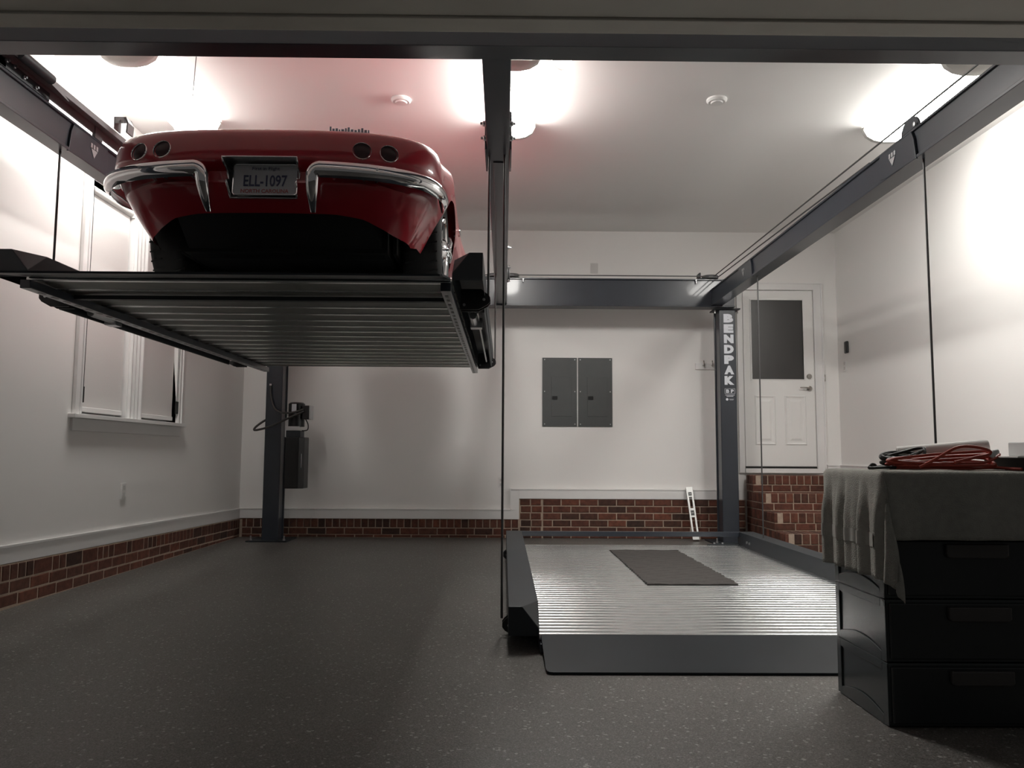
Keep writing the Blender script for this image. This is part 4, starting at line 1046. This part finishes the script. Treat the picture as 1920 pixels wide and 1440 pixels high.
for k_, lb in enumerate(('dark plastic storage drawer on the floor, lowest of the stack', 'dark plastic storage drawer, second from the floor', 'dark plastic storage drawer, third up, just below the towel edge',
                         'dark plastic storage drawer at the top of the stack, under the towel')):
    drawer_unit(k_, lb)
ZT = 4 * QH + .004
# towel draped over the stack
tw = MB(); HL, HF = .385, .245
TXN, TYN = 74, 58
CXc, CYc = QX0 - .008, QY0 - .022
A0, A1, B0, B1 = -HL, QX1 - CXc + .0, -HF, QY1 - CYc + .03
def drape(a, b_):
    fold = .011 * math.sin(b_ * 58 + .6) + .007 * math.sin(b_ * 97 + 2)
    foldf = .006 * math.sin(a * 21 + 1) + .004 * math.sin(a * 47)
    top = ZT + .007 + .0015 * math.sin(a * 31) * math.sin(b_ * 27)
    rad = .014
    if a >= 0 and b_ >= 0: return (CXc + a, CYc + b_, top)
    if a < 0 and b_ >= 0:
        d_ = -a; k_ = smoothstep(.0, .2, d_)
        out = rad * math.sin(min(d_ / rad, PI / 2)); dz = rad * (1 - math.cos(min(d_ / rad, PI / 2))) + max(0, d_ - rad * PI / 2)
        return (CXc - out - k_ * (fold + .012), CYc + b_, top - dz)
    if b_ < 0 and a >= 0:
        d_ = -b_; k_ = smoothstep(.0, .2, d_)
        out = rad * math.sin(min(d_ / rad, PI / 2)); dz = rad * (1 - math.cos(min(d_ / rad, PI / 2))) + max(0, d_ - rad * PI / 2)
        return (CXc + a, CYc - out - k_ * (foldf + .012), top - dz)
    rr = math.hypot(a, b_); ph = math.atan2(-b_, -a)        # 0 = left hang, pi/2 = front hang
    k_ = smoothstep(0, .2, rr); dz = max(0, rr - .008)
    # the corner gathers into a cone with one deep fold
    bl_ = ph / (PI / 2)
    wv = math.sin(bl_ * PI); w2 = math.sin(bl_ * 2 * PI)
    sp = min(rr, .30)
    lx = -(rad + .012 * k_ + fold * k_ * (1 - bl_)) * (1 - bl_) - wv * sp * .10 + w2 * sp * .05
    ly = -(rad + .012 * k_ + foldf * k_ * bl_) * bl_ - wv * sp * .14 - w2 * sp * .10
    return (CXc + lx + bl_ * .34 * rr * wv, CYc + ly, top - dz)
G = [[drape(A0 + (A1 - A0) * i / TXN, B0 + (B1 - B0) * j / TYN) for j in range(TYN + 1)] for i in range(TXN + 1)]
# ripple the hem
tw.grid(G)
towel = tw.build('towel', 'towel_cloth', smooth=80, origin=((QX0 + QX1) / 2, (QY0 + QY1) / 2, ZT))
tag(towel, 'grey-green bath towel draped over the drawer stack', 'towel')
sm = towel.modifiers.new('solid', 'SOLIDIFY'); sm.thickness = .005; sm.offset = 1
# woven border band across the left hang
bnd = MB(); Gb = []
for a in (-.275, -.262, -.25, -.238, -.226):
    Gb.append([tuple(Vector(drape(a, B0 * .0 + .004 + (B1 - .004) * j / 50)) + Vector((-.0072, 0, 0))) for j in range(51)])
bnd.grid(Gb); bo = bnd.build('woven_band', 'towel_band', towel, smooth=80)
# cords
def cord_loops(name, label, c0, rx, ry, n, seed, m, rr, zb, lift, ang, extra=None):
    rnd = random.Random(seed); pts = []
    for i in range(n * 10):
        a_ = 2 * PI * i / 10; lp = i // 10
        ex = rx * (1 + .10 * math.sin(lp * 2.3 + a_)) ; ey = ry * (1 + .25 * math.sin(lp * 1.7)); tw_ = ang + .08 * math.sin(lp * 3.1)
        x = ex * math.cos(a_); y = ey * math.sin(a_) * (1 + .3 * math.cos(a_)) + rnd.uniform(-.006, .006)
        z = zb + rr + lp * lift * (0.35 + .65 * (0.5 + .5 * math.cos(a_ * 1.0 + lp))) + rnd.uniform(0, .004)
        pts.append((c0[0] + x * math.cos(tw_) - y * math.sin(tw_), c0[1] + x * math.sin(tw_) + y * math.cos(tw_), z))
    if extra: pts += extra
    m_ = MB(); m_.tube(catmull(pts, 5), rr, 7)
    t = thing(name, (c0[0], c0[1], zb), label, 'cord'); m_.build('cord', m, t, smooth=60)
    return t
TT = ZT + .0135
rc_ = cord_loops('extension_cord', 'coiled orange-red extension cord lying on the towel', (1.70, 3.06), .195, .055, 8, 5, 'cord_red', .0055, TT, .0088, -.05,
                 [(1.86, 3.02, TT + .02), (1.90, 2.98, TT + .008), (1.925, 2.93, TT + .006)])
MB().tube([(1.85, 2.99, TT + .05), (1.862, 2.99, TT + .068), (1.876, 2.99, TT + .072)], [.008, .012, .009], 8).build('plug', 'carton_grey', rc_, smooth=50)
MB().tube(catmull([(1.58, 3.0, TT + .010), (1.64, 2.985, TT + .045), (1.71, 2.98, TT + .084), (1.77, 2.985, TT + .09), (1.835, 2.99, TT + .078), (1.845, 2.99, TT + .062), (1.79, 2.985, TT + .05), (1.70, 2.975, TT + .03)], 6), .0058, 7).build('top_loop', 'cord_red', rc_, smooth=60)
cord_loops('black_cord', 'black cable coil lying behind the orange cord', (1.60, 3.17), .085, .04, 7, 9, 'cord_black', .006, TT, .0125, .1,
           [(1.53, 3.10, TT + .012), (1.46, 3.06, TT + .012), (1.425, 3.05, TT + .006), (1.412, 3.045, TT + .012), (1.425, 3.05, TT + .02), (1.44, 3.06, TT + .012), (1.40, 3.03, TT + .006), (1.47, 3.05, TT + .008), (1.52, 3.06, TT + .008)])
# paper roll
rl = thing('paper_roll', (1.72, 3.24, TT), 'white paper roll lying behind the cords on the towel', 'paper roll')
a_ = Vector((1.945, 3.16, TT + .089)); b_ = Vector((1.63, 3.27, TT + .058)); dv = (b_ - a_)
MB().lathe([(.027, 0), (.031, .001), (.033, .02), (.033, dv.length), (.027, dv.length), (.027, .0)], a_, dv, 28).build('sheet', 'paper_white', rl, smooth=40)
MB().lathe([(.027, .004), (.018, .006), (0, .006)], a_, dv, 20).build('end_plug', 'paper_white', rl, smooth=40)
# box with papers at the right
bx = thing('open_carton', (2.06, 3.0, TT), 'dark low carton with a white lid at the right end of the towel', 'carton')
MB().box(1.985, 2.16, 2.90, 3.26, TT, TT + .048).build('tray', 'dark_carton', bx, bevel=.002)
MB().box(1.895, 2.16, 2.905, 3.26, TT + .048, TT + .054).build('lid', 'paper_white', bx, bevel=.001)
bx = thing('small_box', (2.05, 3.04, TT + .0545), 'small pale grey box standing on the carton lid', 'box')
MB().box(1.985, 2.13, 2.98, 3.10, TT + .0545, TT + .108).build('carton', 'carton_grey', bx, bevel=.004)
MB().box(2.0, 2.13, 2.9785, 2.98, TT + .098, TT + .100).build('seam', 'dark_carton', bx)
